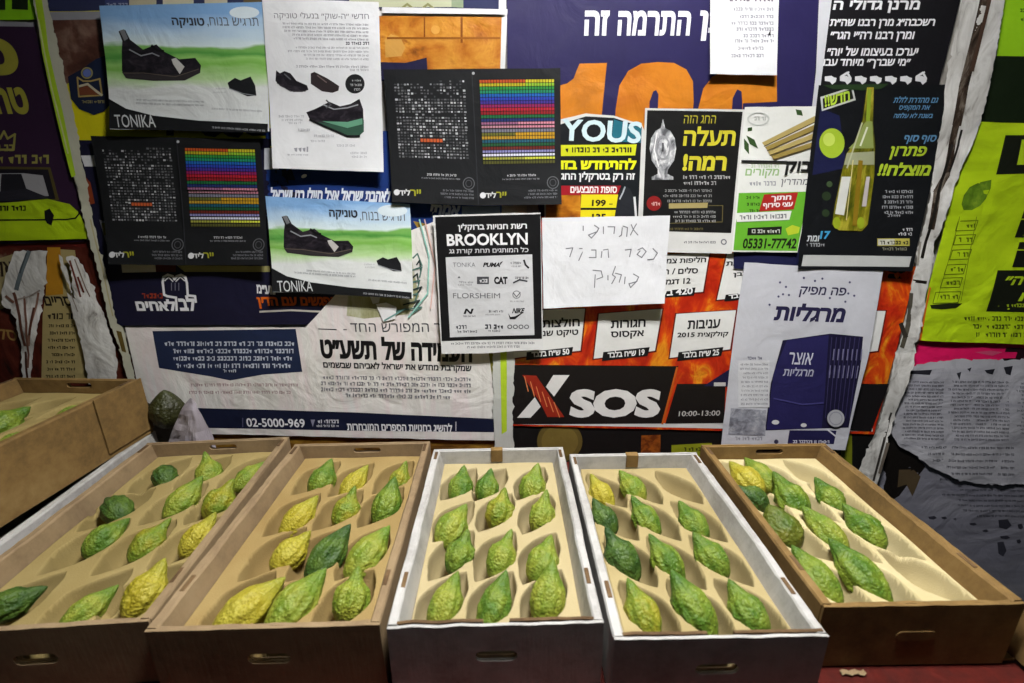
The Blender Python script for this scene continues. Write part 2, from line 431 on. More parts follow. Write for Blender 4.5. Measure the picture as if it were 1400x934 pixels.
# --- left joint
p = P('torn_strip', 'yellow green and white torn strip covering the left board joint', 'torn paper', [(45, -40), (62, -40), (86, 60), (102, 130), (124, 240), (133, 300), (150, 370), (165, 440), (174, 446), (191, 524), (183, 526), (168, 470), (157, 446), (142, 380), (127, 322), (119, 292), (96, 200), (66, 70)], '#b5b4a2', 3, seed=7, buckle=.003)
p.poly([(50, -40), (60, -40), (74, 70), (92, 150), (110, 240), (104, 243), (84, 160), (66, 76)], '#a3c42a').line([(60, 30), (78, 120), (100, 210)], 2, '#bcc38a').line([(130, 300), (147, 372), (160, 430)], 2, '#a8a07c').poly([(164, 450), (171, 452), (178, 480), (172, 478)], '#5a4a20')
# --- middle panel, lowest layer
p = P('poster', 'dark blue strip poster with cream pictures along the top edge at left', 'poster', [(58, -60), (372, -60), (372, 20), (70, 24)], '#2b2f4e', 0, seed=8)
for a, b, c in ((178, 215, '#b5ac92'), (224, 266, '#c4bea6'), (281, 312, '#b9b09a'), (334, 358, '#5a4a30')): p.rect(a, -40, b, 12, c)
p.rect(145, -40, 176, 12, '#39406a').fine(140, 5, 176, 11, '#8a8fa8')
p = P('poster', 'yellow poster with brown photo and a dark blue crest behind the upper shoe flyer', 'poster', [(66, 17), (384, 14), (384, 212), (108, 200)], '#c9c014', 1, seed=9)
p.poly([(66, 18), (150, 17), (152, 28), (69, 29)], '#8b8b92').poly([(72, 29), (150, 28), (152, 78), (120, 96), (91, 120)], textured('brown_photo_print', [(.35, '#3a2018'), (.5, '#54342a'), (.65, '#7d6254')], (12, 1, 18), 4, .35, .4))
p.poly([(97, 106), (115, 96), (135, 82), (150, 76), (153, 116), (158, 122), (155, 142), (146, 153), (132, 158), (112, 150), (101, 136), (99, 122)], '#161e36')
p.line([(110, 107), (118, 112), (128, 112), (140, 109), (143, 131), (112, 133), (110, 107)], 2.2, '#a08a50').poly([(112, 122), (124, 116), (140, 126), (141, 131), (113, 131)], '#6a3a26').line([(113, 119), (124, 116), (136, 126), (143, 131)], 3, '#b9b39a').ell(123, 101, 5.5, 5.5, '#5a6aa8').ell(123, 101, 8, 8, '#8a8250', hole=.75).fine(114, 138, 146, 142, '#8a8250')
p.poly([(275, 178), (283, 186), (296, 188), (306, 181), (314, 187), (328, 189), (336, 181), (346, 186), (384, 186), (384, 176), (275, 174)], '#161e36').rect(230, 178, 240, 186, '#14141c')
p = P('poster', 'dark navy poster with white heart shaped logo left of centre', 'poster', [(106, 192), (386, 190), (440, 340), (477, 388), (477, 442), (164, 444)], '#14132a', 2, seed=10)
p.poly([(115, 213), (136, 213), (139, 228), (120, 228)], '#c9cace').poly([(118, 238), (128, 250), (134, 278), (126, 280)], '#7a3418').poly([(140, 300), (154, 304), (162, 360), (158, 360)], '#6f7078').poly([(143, 305), (155, 303), (156, 315), (147, 322)], '#5a5a24')
p.poly([(170, 361), (216, 361), (217, 371), (171, 372)], '#c3c0b8').rect(217, 361, 244, 371, '#4a1c16').poly([(245, 362), (372, 363), (372, 371), (256, 371)], '#8f8a58')
p.text('לב', 250, 403, 272, 424, '#d8d8dc', .05).text('לאחים', 191, 408, 245, 424, '#d8d8dc', .05).line([(245, 423), (244, 406), (232, 404), (228, 402), (226, 385), (227, 378), (233, 375), (240, 377), (242, 381), (245, 377), (251, 375), (257, 378), (259, 386), (260, 403), (270, 404), (271, 412)], 3.2, '#d8d8dc')
p.line([(229, 383), (234, 378), (240, 384)], 1.5, '#d8d8dc').line([(244, 384), (250, 378), (256, 383)], 1.5, '#d8d8dc').line([(238, 386), (238, 396)], 1, '#7a7a88').line([(243, 386), (243, 396)], 1, '#7a7a88').line([(248, 386), (248, 396)], 1, '#7a7a88').fine(192, 400, 226, 407, '#8a3420', ragged=0)
p.text('מע״מ', 354, 388, 379, 400, '#d0d0d4', .04, 2).text('נפגשים עם הדין', 356, 405, 461, 421, '#c85a12', .045).line([(358, 425), (400, 423), (440, 425), (466, 428)], 2.5, '#b9b4ac').poly([(462, 412), (472, 415), (477, 438), (468, 430)], '#c8c8cc')
p = P('poster', 'blue poster with a row of white letters above the lower shoe flyer', 'poster', [(366, 180), (710, 180), (700, 300), (642, 320), (575, 322), (420, 330), (366, 300)], '#17306c', 2, seed=11)
p.text('לאהבת ישראל אצל חיילי בני ישראל', 372, 256, 534, 275, '#d0d4dc', .05, 2, .2).text('אמתי', 588, 279, 628, 293, '#d0d4dc', .05, 2, .2).poly([(372, 200), (384, 203), (384, 212), (372, 210)], '#c9c93a').rect(364, 203, 384, 232, '#b8bcc4').ell(418, 241, 4, 2.4, '#d8d8dc', -.4).poly([(566, 302), (590, 307), (640, 303), (640, 318), (578, 322)], '#8a6f2c').rect(632, 282, 684, 294, '#7d8790').rect(686, 281, 720, 294, '#a39c84')
p = P('poster', 'large washed white poster with bold black heading and navy text shield', 'poster', [(176, 446), (420, 446), (470, 392), (555, 318), (600, 300), (700, 292), (700, 484), (692, 600), (266, 590), (196, 540)], STREAKW, 3, seed=12)
p.poly([(213, 451), (407, 448), (416, 506), (362, 510), (318, 518), (290, 512), (222, 501)], '#1a2440').fine(226, 465, 405, 471, '#b4bac8', ragged=0).fine(232, 475, 404, 481, '#b4bac8', ragged=.05).fine(230, 485, 402, 491, '#b4bac8', ragged=.05).fine(236, 495, 400, 501, '#b4bac8', ragged=.05).fine(306, 503, 326, 507, '#b4bac8')
p.fine(250, 522, 410, 526, '#a08a8c').fine(255, 532, 400, 536, '#a08a8c')
p.poly([(478, 402), (560, 330), (574, 404), (560, 428), (500, 434), (476, 430)], textured('faded_vase_print', [(.35, '#7d7a52'), (.5, '#a3a382'), (.7, '#c9c8bc')], (18, 1, 10), 4, .4, .3))
for i in range(9): p.line([(566 - i * 3 + (i % 2) * 8, 352 + i * 9), (572 + (i % 3) * 3, 346 + i * 9), (578 - i * 1.5, 362 + i * 8)], 2, '#2b3634' if i % 2 else '#4f7068')
p.line([(575, 300), (588, 350), (586, 400), (560, 432)], 2, '#8fc0b4').line([(582, 300), (596, 360), (590, 420)], 1.5, '#d0a8a0').poly([(516, 414), (530, 412), (544, 418), (542, 434), (526, 438)], '#dcdcde').line([(528, 436), (556, 420)], 2, '#6a948e').poly([(508, 404), (522, 403), (520, 412), (512, 414)], '#c6c8c8').poly([(668, 478), (682, 478), (678, 532), (674, 520)], '#6e6a22')
p.text('מחזור המפורש החד', 482, 440, 640, 452, '#3a3a40', .0).line([(438, 448), (462, 449)], 1.3, '#3a3a40').line([(472, 449), (476, 449)], 1.3, '#3a3a40')
p.text('העמידה של תשע״ט', 442, 456, 646, 488, BLK, .045, 6).text('שמקרבת מחדש את ישראל לאביהם שבשמים', 445, 491, 645, 503, '#26262c', .035, 5)
for i in range(4): p.fine(441 + (32 if i == 3 else 0), 511 + i * 8, 644 - (28 if i == 3 else 0), 516 + i * 8, '#6f6f76', 3, ragged=0)
p.poly([(266, 555), (480, 561), (678, 570), (677, 588), (480, 586), (272, 582)], '#10162e').text('02-5000-969', 341, 569, 420, 581, '#dcdce0', .02, 1).fine(434, 571, 465, 576, '#c8c8d0', ragged=0).fine(434, 578, 465, 581, '#c8c8d0', ragged=0).poly([(427, 571), (433, 571), (430, 581)], '#8a8aa0').text('להשיג בחנויות הספרים המובחרות', 477, 574, 619, 586, '#dcdce0', .03, 2).line([(624, 574), (624, 586)], 1, '#c8c8d0').line([(335, 569), (335, 581)], 1, '#5a5a78')
p = P('poster', 'strip of wood patterned poster just above the white front box', 'poster', [(278, 589), (700, 592), (700, 640), (278, 640)], WOODP, 1, seed=13)
p = P('torn_strip', 'lime and white upright strip left of the black and red shop poster', 'paper strip', [(674, 470), (702, 470), (702, 650), (684, 650), (676, 595)], '#b9bbb6', 4, seed=14)
p.poly([(684, 478), (693, 478), (693, 586), (686, 590)], '#a9c42c')
p = P('poster', 'sepia orange photo poster with white border at top centre left', 'poster', [(455, 12), (694, 14), (690, 110), (455, 110)], '#c8c8c8', 1, seed=15)
p.poly([(460, 23), (686, 24), (684, 100), (460, 100)], ORANGEP).poly([(527, 56), (535, 48), (548, 52), (555, 66), (550, 78), (528, 80)], '#b98a42').ell(596, 42, 6, 6, '#c79040').rect(580, 24, 582, 54, '#7a4410').rect(630, 24, 633, 60, '#7a4410').rect(530, 52, 684, 55, '#8a5214')
p.poly([(520, 86), (556, 87), (584, 80), (586, 112), (520, 112)], '#1a1836')
p = P('poster', 'pale green and navy picture strip at the very top of the wall', 'poster', [(366, -60), (694, -60), (692, 15), (366, 13)], '#1d2246', 2, seed=16)
p.poly([(476, -40), (618, -40), (618, 12), (480, 12)], '#a9ab90').poly([(618, -40), (634, -40), (634, 13), (618, 12)], '#7d8a70').line([(550, 14), (558, 8), (566, 14)], 3, '#7a7a50').line([(578, 14), (586, 8), (594, 14)], 3, '#7a7a50').poly([(683, -40), (692, -40), (692, 16), (682, 16)], '#c8c8cc').poly([(524, 12), (690, 15), (690, 22), (524, 20)], '#c8c8cc').fine(376, -6, 470, 1, '#c9c92c', ragged=0)
# --- centre and right of middle panel
p = P('poster', 'big indigo poster with white Hebrew line and huge orange numerals', 'poster', [(692, -80), (1142, -80), (1134, 0), (1116, 150), (1112, 360), (880, 360), (740, 300), (694, 110)], '#211c46', 1, seed=17)
p.text('התרמה', 843, 16, 941, 50, '#d8d8e0', .035).text('זה', 798, 16, 831, 50, '#d8d8e0', .035).text('בכן', 952, 16, 1012, 57, '#d8d8e0', .035)
OR = textured('orange_print', [(.35, '#b06a1c'), (.5, '#c87a20'), (.7, '#b4661a')], (9, 1, 9), 5, .4, .35)
p.poly([(788, 97), (792, 88), (829, 87), (822, 158), (818, 200), (764, 200), (764, 118), (775, 115), (784, 108)], lambda: OR)
p.poly([(838, 200), (841, 150), (846, 118), (858, 98), (876, 88), (898, 86), (920, 87), (937, 96), (946, 112), (947, 140), (942, 200)], lambda: OR).poly([(885, 200), (887, 140), (892, 126), (896, 124), (899, 130), (898, 160), (896, 200)], '#211c46')
p.poly([(950, 200), (953, 150), (960, 122), (972, 106), (990, 98), (1060, 98), (1060, 140), (1014, 142), (1012, 200)], lambda: OR).poly([(996, 200), (1000, 135), (1006, 123), (1012, 126), (1013, 142), (1013, 200)], '#211c46')
p = P('flyer', 'black and yellow sale flyer with teal rounded top edge', 'flyer', [(752, 172), (766, 164), (800, 156), (838, 159), (876, 171), (884, 190), (876, 330), (744, 330), (744, 200)], '#c6c6c4', 2, seed=18)
p.poly([(756, 174), (800, 160), (838, 162), (876, 174), (870, 326), (748, 326), (748, 210)], '#0e1216').poly([(838, 164), (876, 176), (875, 196), (834, 194)], '#1d6070').text('YOUS', 766, 163, 874, 193, '#bcd0d6', .03, 4)
p.poly([(752, 199), (869, 198), (867, 213), (752, 214)], '#c2c61e').fine(768, 202, 862, 209, '#1a1a10', ragged=0).text('להתחדש בזו', 766, 217, 868, 232, '#d2d41c', .05).text('זה רק בטרקלין החג', 766, 235, 866, 249, '#d4d4d6', .035)
p.poly([(752, 254), (848, 254), (843, 266), (752, 267)], '#8e1420').text('סופת המבצעים', 779, 255, 842, 264, '#d8d4d4', .03).rect(746, 267, 793, 326, textured('amber_print', [(.35, '#7a3f0a'), (.55, '#b8731c'), (.75, '#d49a30')], (14, 1, 30), 3, .4, .35)).poly([(794, 266), (844, 266), (841, 284), (793, 284)], '#cfc21a').poly([(793, 287), (842, 287), (839, 310), (792, 310)], '#cfc21a').text('199', 808, 273, 827, 282, '#20180c', .04).text('135', 808, 292, 827, 302, '#20180c', .04).line([(832, 279), (836, 279)], 1.2, '#20180c')
p.poly([(846, 262), (853, 254), (860, 258), (866, 272), (868, 300), (838, 302), (841, 284)], '#1d1f24').line([(853, 256), (850, 264), (846, 272)], 2, '#9aa0a6').line([(866, 270), (868, 296)], 3, '#c9c9cc')
p = P('flyer', 'black flyer with a silver citron holder and yellow Hebrew heading', 'flyer', [(880, 149), (1015, 151), (997, 346), (905, 344), (873, 322)], '#c4c4c2', 3, seed=19, curl=.004)
p.poly([(883, 152), (1012, 154), (996, 318), (876, 315)], '#101010').text('החג הזה', 932, 159, 975, 170, '#a8a02e', .0).text('תעלה', 931, 174, 1001, 200, '#bdb42e', .03).text('רמה!', 930, 211, 989, 234, '#bdb42e', .045)
p.poly([(904, 164), (907, 176), (914, 180), (920, 190), (922, 204), (919, 220), (911, 232), (910, 238), (918, 242), (918, 246), (889, 246), (889, 242), (897, 238), (897, 232), (889, 220), (886, 204), (888, 190), (894, 180), (901, 176)], SILV).ell(904, 203, 10, 17, '#8b8c90', hole=.8).rect(903, 196, 905, 208, '#2a2a2c').line([(896, 183), (892, 205), (898, 228)], 1.6, '#dedede')
p.fine(928, 240, 995, 245, '#9c9c9c', ragged=0).fine(928, 248, 976, 253, '#9c9c9c', ragged=0).block(902, 259, 970, 273, 3, 3.5, '#7c7c7c').ell(892, 278, 10, 10, '#7a1818').fine(885, 276, 900, 281, '#c49a94').poly([(912, 278), (965, 277), (964, 284), (912, 285)], '#9a8c5a').line([(966, 281), (985, 281), (984, 303), (908, 305)], 1, '#5a5230').block(912, 288, 975, 300, 3, 3.5, '#8c8c8c').fine(905, 311, 958, 314, '#5a5230').fine(925, 329, 975, 332, '#5a5a60').ell(986, 330, 4, 4, '#60606a', hole=.6)
p = P('scrap', 'dark navy paper edge above the white book poster', 'paper scrap', [(1000, 338), (1100, 338), (1098, 372), (1000, 366)], '#16183a', 3, seed=20)
p = P('flyer', 'white and green flyer with bamboo sticks and a phone number', 'flyer', [(1014, 148), (1113, 147), (1103, 262), (1084, 344), (996, 343)], '#cfd0cc', 4, seed=21, curl=.004)
p.poly([(1006, 264), (1100, 262), (1084, 342), (998, 341)], '#5c9e2a')
for i in range(4): p.poly([(1037 + i * 4, 196 + i * 6), (1108 + i, 160 + i * 11), (1110, 167 + i * 11), (1041 + i * 4, 201 + i * 6)], '#a3925a' if i % 2 == 0 else '#8a783e').line([(1040 + i * 4, 201 + i * 6), (1109, 168 + i * 11)], 1.2, '#4c3c1a')
for a in ((1013, 190, 1020, 212), (1016, 186, 1032, 204), (1082, 151, 1092, 160), (1018, 176, 1024, 180)): p.poly([(a[0], a[1]), ((a[0] + a[2]) / 2 + 3, (a[1] + a[3]) / 2 - 3), (a[2], a[3]), ((a[0] + a[2]) / 2 - 3, (a[1] + a[3]) / 2 + 3)], '#2c4420')
p.ell(1032, 164, 15, 9, '#b9bcb8', hole=.85).fine(1022, 161, 1042, 166, '#a9aca8').line([(1010, 221), (1070, 222)], 3, '#1a1a1a').text('בוק', 1067, 221, 1101, 240, '#151515', .03).text('מקורים', 1014, 231, 1059, 244, '#86a870', .02).fine(1016, 225, 1060, 230, '#a9b89c').text('מהדרין', 1062, 245, 1098, 256, '#5e6064', .01).fine(1014, 248, 1056, 254, '#8d8f94')
p.poly([(1040, 266), (1086, 263), (1080, 286), (1033, 289)], '#98201c').text('חתוך', 1049, 268, 1076, 276, '#d8d0d0', .04, -1).text('עצי סירוף', 1038, 278, 1078, 286, '#d8d0d0', .04, -2).block(1012, 268, 1034, 286, 3, 4, '#25430f', ragged=.5).poly([(1001, 291), (1077, 288), (1074, 300), (1003, 303)], '#d0d2ce').fine(1006, 294, 1070, 300, '#6e6f72', -2, ragged=0)
p.poly([(1018, 311), (1064, 309), (1063, 320), (1017, 321)], '#151810').fine(1022, 313, 1061, 318, '#b8bab4', ragged=0).poly([(1069, 312), (1078, 307), (1088, 310), (1086, 318), (1072, 321)], '#a8b82c').text('05331-77742', 1010, 325, 1082, 339, '#14180c', .03)
p = P('paper', 'small white printed sheet hanging over the indigo poster at the top', 'paper', [(968, -80), (1064, -80), (1055, 106), (966, 104)], WHITE, 4, seed=22, curl=.006)
for i, y in enumerate((-2, 14, 24, 33, 41, 50, 57, 67, 77)): p.fine(988 + (i * 7) % 18, y, 1052 - (14 if i > 6 else 0), y + (8 if i == 0 else 4.5), '#8c8d96' if i else '#6a6b74', ragged=.1)
p.poly([(1044, 52), (1048, 44), (1048, 52)], '#1a1a20')
p = P('poster', 'black poster with five lines of white Hebrew text at top right', 'poster', [(1124, -80), (1318, -80), (1308, 0), (1276, 130), (1238, 380), (1090, 380), (1108, 140)], '#0f0e12', 2, seed=23)
p.poly([(1120, -80), (1137, -80), (1134, 0), (1117, 128), (1110, 168), (1104, 168), (1112, 100)], '#b9bac0')
for t, a, y0, b, y1 in (('מרנן גדולי ה', 1134, 0, 1250, 20), ('רשכבה״ג מרן רבנו שה״ת', 1130, 28, 1271, 41), ('ומרן רבנו רה״י הגר״', 1130, 45, 1243, 59), ('יערכו בעיצומו של יוה״', 1126, 65, 1249, 78), ('״מי שברך״ מיוחד עבו', 1121, 82, 1238, 95)): p.text(t, a, y0, b, y1, '#d4d4d8', .03)
for i in range(7):
    x = 1124 + i * 20.5; p.poly([(x, 106), (x + 9, 105), (x + 12, 107), (x + 16, 108), (x + 15, 113), (x + 10, 117), (x + 7, 113), (x, 112)], '#cfcfd2')
    if i in (1, 6): p.line([(x + 2, 106), (x + 10, 101), (x + 14, 108)], 3, '#cfcfd2').line([(x + 6, 104), (x + 12, 100)], 2, '#cfcfd2')
p = P('flyer', 'black flyer with green oil bottle and lime slanted lettering', 'flyer', [(1112, 119), (1287, 118), (1262, 260), (1236, 369), (1083, 366), (1098, 240)], '#0b0d10', 5, seed=24, curl=.008)
p.poly([(1114, 150), (1140, 160), (1150, 230), (1104, 240)], '#15183a').poly([(1114, 135), (1158, 121), (1162, 139), (1116, 154)], '#b8bab8').poly([(1117, 137), (1156, 124), (1159, 137), (1118, 151)], '#10140c').text('חדש!!', 1120, 133, 1154, 149, '#a6c23a', .035, -9)
p.ell(1130, 197, 17, 20, '#93ad2c').ell(1126, 192, 8, 9, '#b3c655').ell(1123, 268, 6, 6, '#22301c').ell(1122, 291, 5, 5, '#22301c').ell(1127, 252, 4, 4, '#3a4c30').poly([(1117, 119), (1206, 117), (1196, 124), (1172, 126), (1130, 124)], '#20341a')
p.poly([(1177, 122), (1186, 122), (1185, 168), (1188, 200), (1187, 240), (1178, 306), (1170, 315), (1139, 314), (1130, 306), (1134, 280), (1143, 236), (1149, 212), (1160, 195), (1171, 166)], BOTTLE).poly([(1177, 166), (1184, 168), (1186, 204), (1152, 204), (1162, 194), (1172, 172)], '#7f8c4c').poly([(1150, 210), (1187, 208), (1187, 226), (1146, 226)], '#8e9274').line([(1177, 176), (1168, 200)], 2.4, '#c6cbb0').line([(1180, 126), (1178, 166)], 5, '#7d9428').line([(1170, 170), (1160, 200), (1150, 230)], 2, '#a7aa8c')
p.poly([(1143, 242), (1155, 242), (1146, 294), (1134, 292)], '#c8c9c4').poly([(1176, 242), (1181, 242), (1176, 282), (1170, 282)], '#b0a8a8').line([(1158, 220), (1149, 300)], 1.2, '#c8bc80').line([(1168, 222), (1160, 306)], 6, '#7c6414').ell(1136, 304, 5, 8, '#8a9a20').ell(1168, 304, 5, 8, '#8a9a20')
for t, a, y0, b, y1 in (('גם מהדרת לזלת', 1212, 134, 1271, 143), ('את המקפיס', 1219, 146, 1260, 154), ('בשנת לא עלתה', 1213, 156, 1265, 163)): p.text(t, a, y0, b, y1, '#5580a4', .02, 0, .15)
p.text('סוף סוף', 1225, 186, 1268, 198, '#5580a4', .03, 0, .15).text('פתרון', 1205, 201, 1254, 219, '#9fb62c', .03, 0, .12).text('מוצלח!!', 1190, 223, 1260, 241, '#9fb62c', .045, 0, .12).block(1194, 260, 1239, 288, 5, 4, '#8a8c90', ragged=.15).fine(1204, 292, 1222, 296, '#8a8c90')
p.text('ומת', 1096, 321, 1112, 329, '#b8bcc0', .03).text('17', 1113, 315, 1126, 326, '#3a8ab4', .04).fine(1094, 331, 1120, 336, '#8a8c90', ragged=0).rect(1191, 325, 1234, 335, '#a8a04a').rect(1192, 326, 1214, 334, '#b8b8ac').fine(1194, 328, 1232, 333, '#3a3a20', ragged=0).fine(1220, 311, 1238, 315, '#b0b0b4').fine(1216, 317, 1237, 321, '#b0b0b4').fine(1192, 337, 1230, 341, '#6f6f60')
p.poly([(1091, 347), (1236, 349), (1232, 363), (1088, 362)], '#a9abaa')
p = P('poster', 'red and black shop sale poster with flames and white price tags', 'poster', [(697, 290), (1010, 330), (1250, 364), (1192, 592), (700, 580)], FIRE, 2, seed=25)
p.poly([(697, 576), (1190, 588), (1190, 584), (985, 576), (697, 578)], '#c8c8c8')
p.poly([(697, 497), (926, 499), (905, 577), (697, 578)], '#14100f').poly([(924, 523), (990, 523), (988, 576), (908, 577)], '#14100f').line([(924, 501), (904, 577)], 2.6, '#b4561a').poly([(1150, 523), (1212, 523), (1188, 588), (1140, 586)], '#100e10')
p.poly([(714, 511), (733, 512), (771, 568), (748, 568), (738, 548)], '#8a2414')
for i in range(6): p.line([(717 + i * 8, 513 + i * 7), (722 + i * 8.5, 533 + i * 7)], 1.2, '#d07a4a')
p.poly([(756, 511), (778, 511), (757, 540), (746, 527)], '#d4d2d0').poly([(731, 541), (739, 554), (725, 569), (707, 569)], '#d4d2d0').text('SOS', 777, 530, 900, 569, '#d4d2d0', .06, 0).text('10:00-13:00', 926, 560, 982, 567, '#b8b6b4', .01, -1)
TAGS = [([(690, 424), (799, 421), (793, 478), (717, 486), (690, 490)], [('חולצות', 741, 434, 792, 447), ('טיקט שנ', 741, 451, 790, 461)], ([(720, 480), (783, 473), (781, 484), (719, 491)], '50 ש״ח בלבד', 727, 478, 778, 487)),
        ([(818, 428), (904, 421), (894, 478), (811, 489)], [('חגורות', 834, 437, 881, 448), ('אקסוס', 834, 452, 879, 463)], ([(824, 480), (887, 473), (884, 485), (822, 492)], '19 ש״ח בלבד', 830, 479, 880, 488)),
        ([(923, 428), (1004, 423), (996, 476), (914, 488)], [('עניבות', 938, 437, 982, 449), ('קולקצית 2015', 924, 453, 993, 462)], ([(926, 480), (987, 473), (984, 485), (924, 492)], '25 ש״ח בלבד', 931, 479, 981, 488)),
        ([(850, 350), (968, 345), (959, 398), (850, 406)], [('חליפות צמר', 902, 352, 963, 360), ('סלים / רוו', 900, 366, 952, 375), ('12 דגמים', 898, 381, 942, 389)], ([(860, 402), (949, 392), (947, 403), (860, 409)], '420 בלבד', 886, 395, 945, 405)),
        ([(992, 346), (1070, 344), (1060, 400), (978, 409)], [('קבוצת', 990, 357, 1028, 365), ('לבן', 1000, 371, 1020, 379)], ([(990, 402), (1050, 396), (1049, 405), (988, 411)], 'בלבד', 994, 401, 1020, 408)),
        ([(1172, 424), (1207, 424), (1196, 478), (1164, 482)], [], None)]
for out, lines, bar in TAGS:
    p.poly([(x + (2 if i % 3 else -2), y - (1 if i < 2 else -2)) for i, (x, y) in enumerate(out)], '#5a1208').poly(out, '#cfcfcd')
    for t, a, y0, b, y1 in lines: p.text(t, a, y0, b, y1, '#17171a', .03, -2)
    if bar: p.poly(bar[0], '#121214').text(bar[1], *bar[2:], '#d4d4d4', .03, -4)
p.line([(1186, 436), (1184, 444)], 2.5, '#1a1a20').rect(1174, 472, 1184, 480, '#17171a').poly([(960, 526), (1000, 500), (1000, 527)], '#1a1838').rect(974, 521, 990, 526, '#b8b6b4')
p = P('poster', 'black strip with a brown fruit picture under the shop sale poster', 'poster', [(700, 582), (992, 584), (1210, 590), (1180, 680), (700, 660)], '#0c0c0c', 1, seed=26)
p.ell(765, 602, 31, 28, '#5a4c22').ell(765, 602, 25, 22, '#6b5b2a').poly([(876, 594), (902, 593), (902, 640), (875, 640)], textured('rust_label_print', [(.4, '#5a2608'), (.6, '#8c4a14')], (50, 1, 60), 3, .5, .3)).poly([(917, 607), (972, 604), (972, 640), (917, 640)], '#7d8418').fine(922, 610, 968, 615, '#2c300a').poly([(1150, 588), (1163, 588), (1163, 640), (1146, 640)], '#6d7416')
p = P('poster', 'pale grey poster advertising dark blue book volumes', 'poster', [(1012, 357), (1199, 368), (1180, 480), (1147, 609), (980, 604), (994, 490)], '#b9bac2', 6, seed=27, curl=.006)
p.text('פה מפיק', 1085, 389, 1147, 404, '#2a2844', .02, 2).text('מרגליות', 1051, 411, 1145, 436, '#232040', .045, 3)
for x, y in ((1068, 390), (1064, 400), (1058, 403), (1107, 382), (1092, 378), (1117, 379), (1154, 384), (1152, 399), (1160, 402), (1148, 410), (1046, 414), (1072, 401), (1060, 384), (1127, 405)): p.ell(x, y, 1.6, 1.6, '#4a4868', n=8)
p.poly([(1064, 462), (1128, 453), (1172, 457), (1168, 500), (1152, 579), (1040, 583), (1048, 520)], '#171430').poly([(1070, 461), (1126, 455), (1120, 540), (1116, 580), (1042, 582), (1052, 505)], '#23204e')
for i in range(7): p.line([(1130 + i * 6, 458), (1121 + i * 5.2, 566)], .8, '#3a3660').line([(1133 + i * 6, 474), (1131.5 + i * 6, 488)], 1.6, '#6a6888').line([(1128 + i * 6, 496), (1126.5 + i * 5.8, 512)], 1.4, '#6a6888')
p.text('אוצר', 1070, 478, 1102, 494, '#b9bac8', .01, 1).text('מרגליות', 1064, 498, 1104, 510, '#a3a4b8', .02, 1).line([(1052, 540), (1090, 548), (1118, 546)], 2, '#3f3c74').ell(1134, 566, 11.5, 11.5, '#a9aab0').ell(1134, 566, 9, 9, '#8d8e98', hole=.85).ell(1054, 572, 5, 3, '#c9c9cc').ell(1092, 576, 4, 2.6, '#c9c9cc')
p.rect(1004, 489, 1046, 552, '#c6c7cc').block(1006, 493, 1044, 546, 10, 2.6, '#8a8b94', ragged=.05).fine(1014, 484, 1036, 488, '#55566a').poly([(994, 553), (1042, 556), (1040, 590), (990, 588)], textured('mottled_grey_print', [(.35, '#70727c'), (.55, '#9a9ca6'), (.7, '#bfc0c6')], (50, 1, 50), 3, .4, .3)).fine(992, 591, 1036, 596, '#8a8b94').poly([(1073, 583), (1136, 583), (1132, 601), (1070, 601)], '#1e1c44').fine(1076, 596, 1126, 600, '#c0c0d0').ell(1055, 598, 3, 3, '#33334a').line([(1124, 582), (1134, 590)], 2, '#c8c8d0')
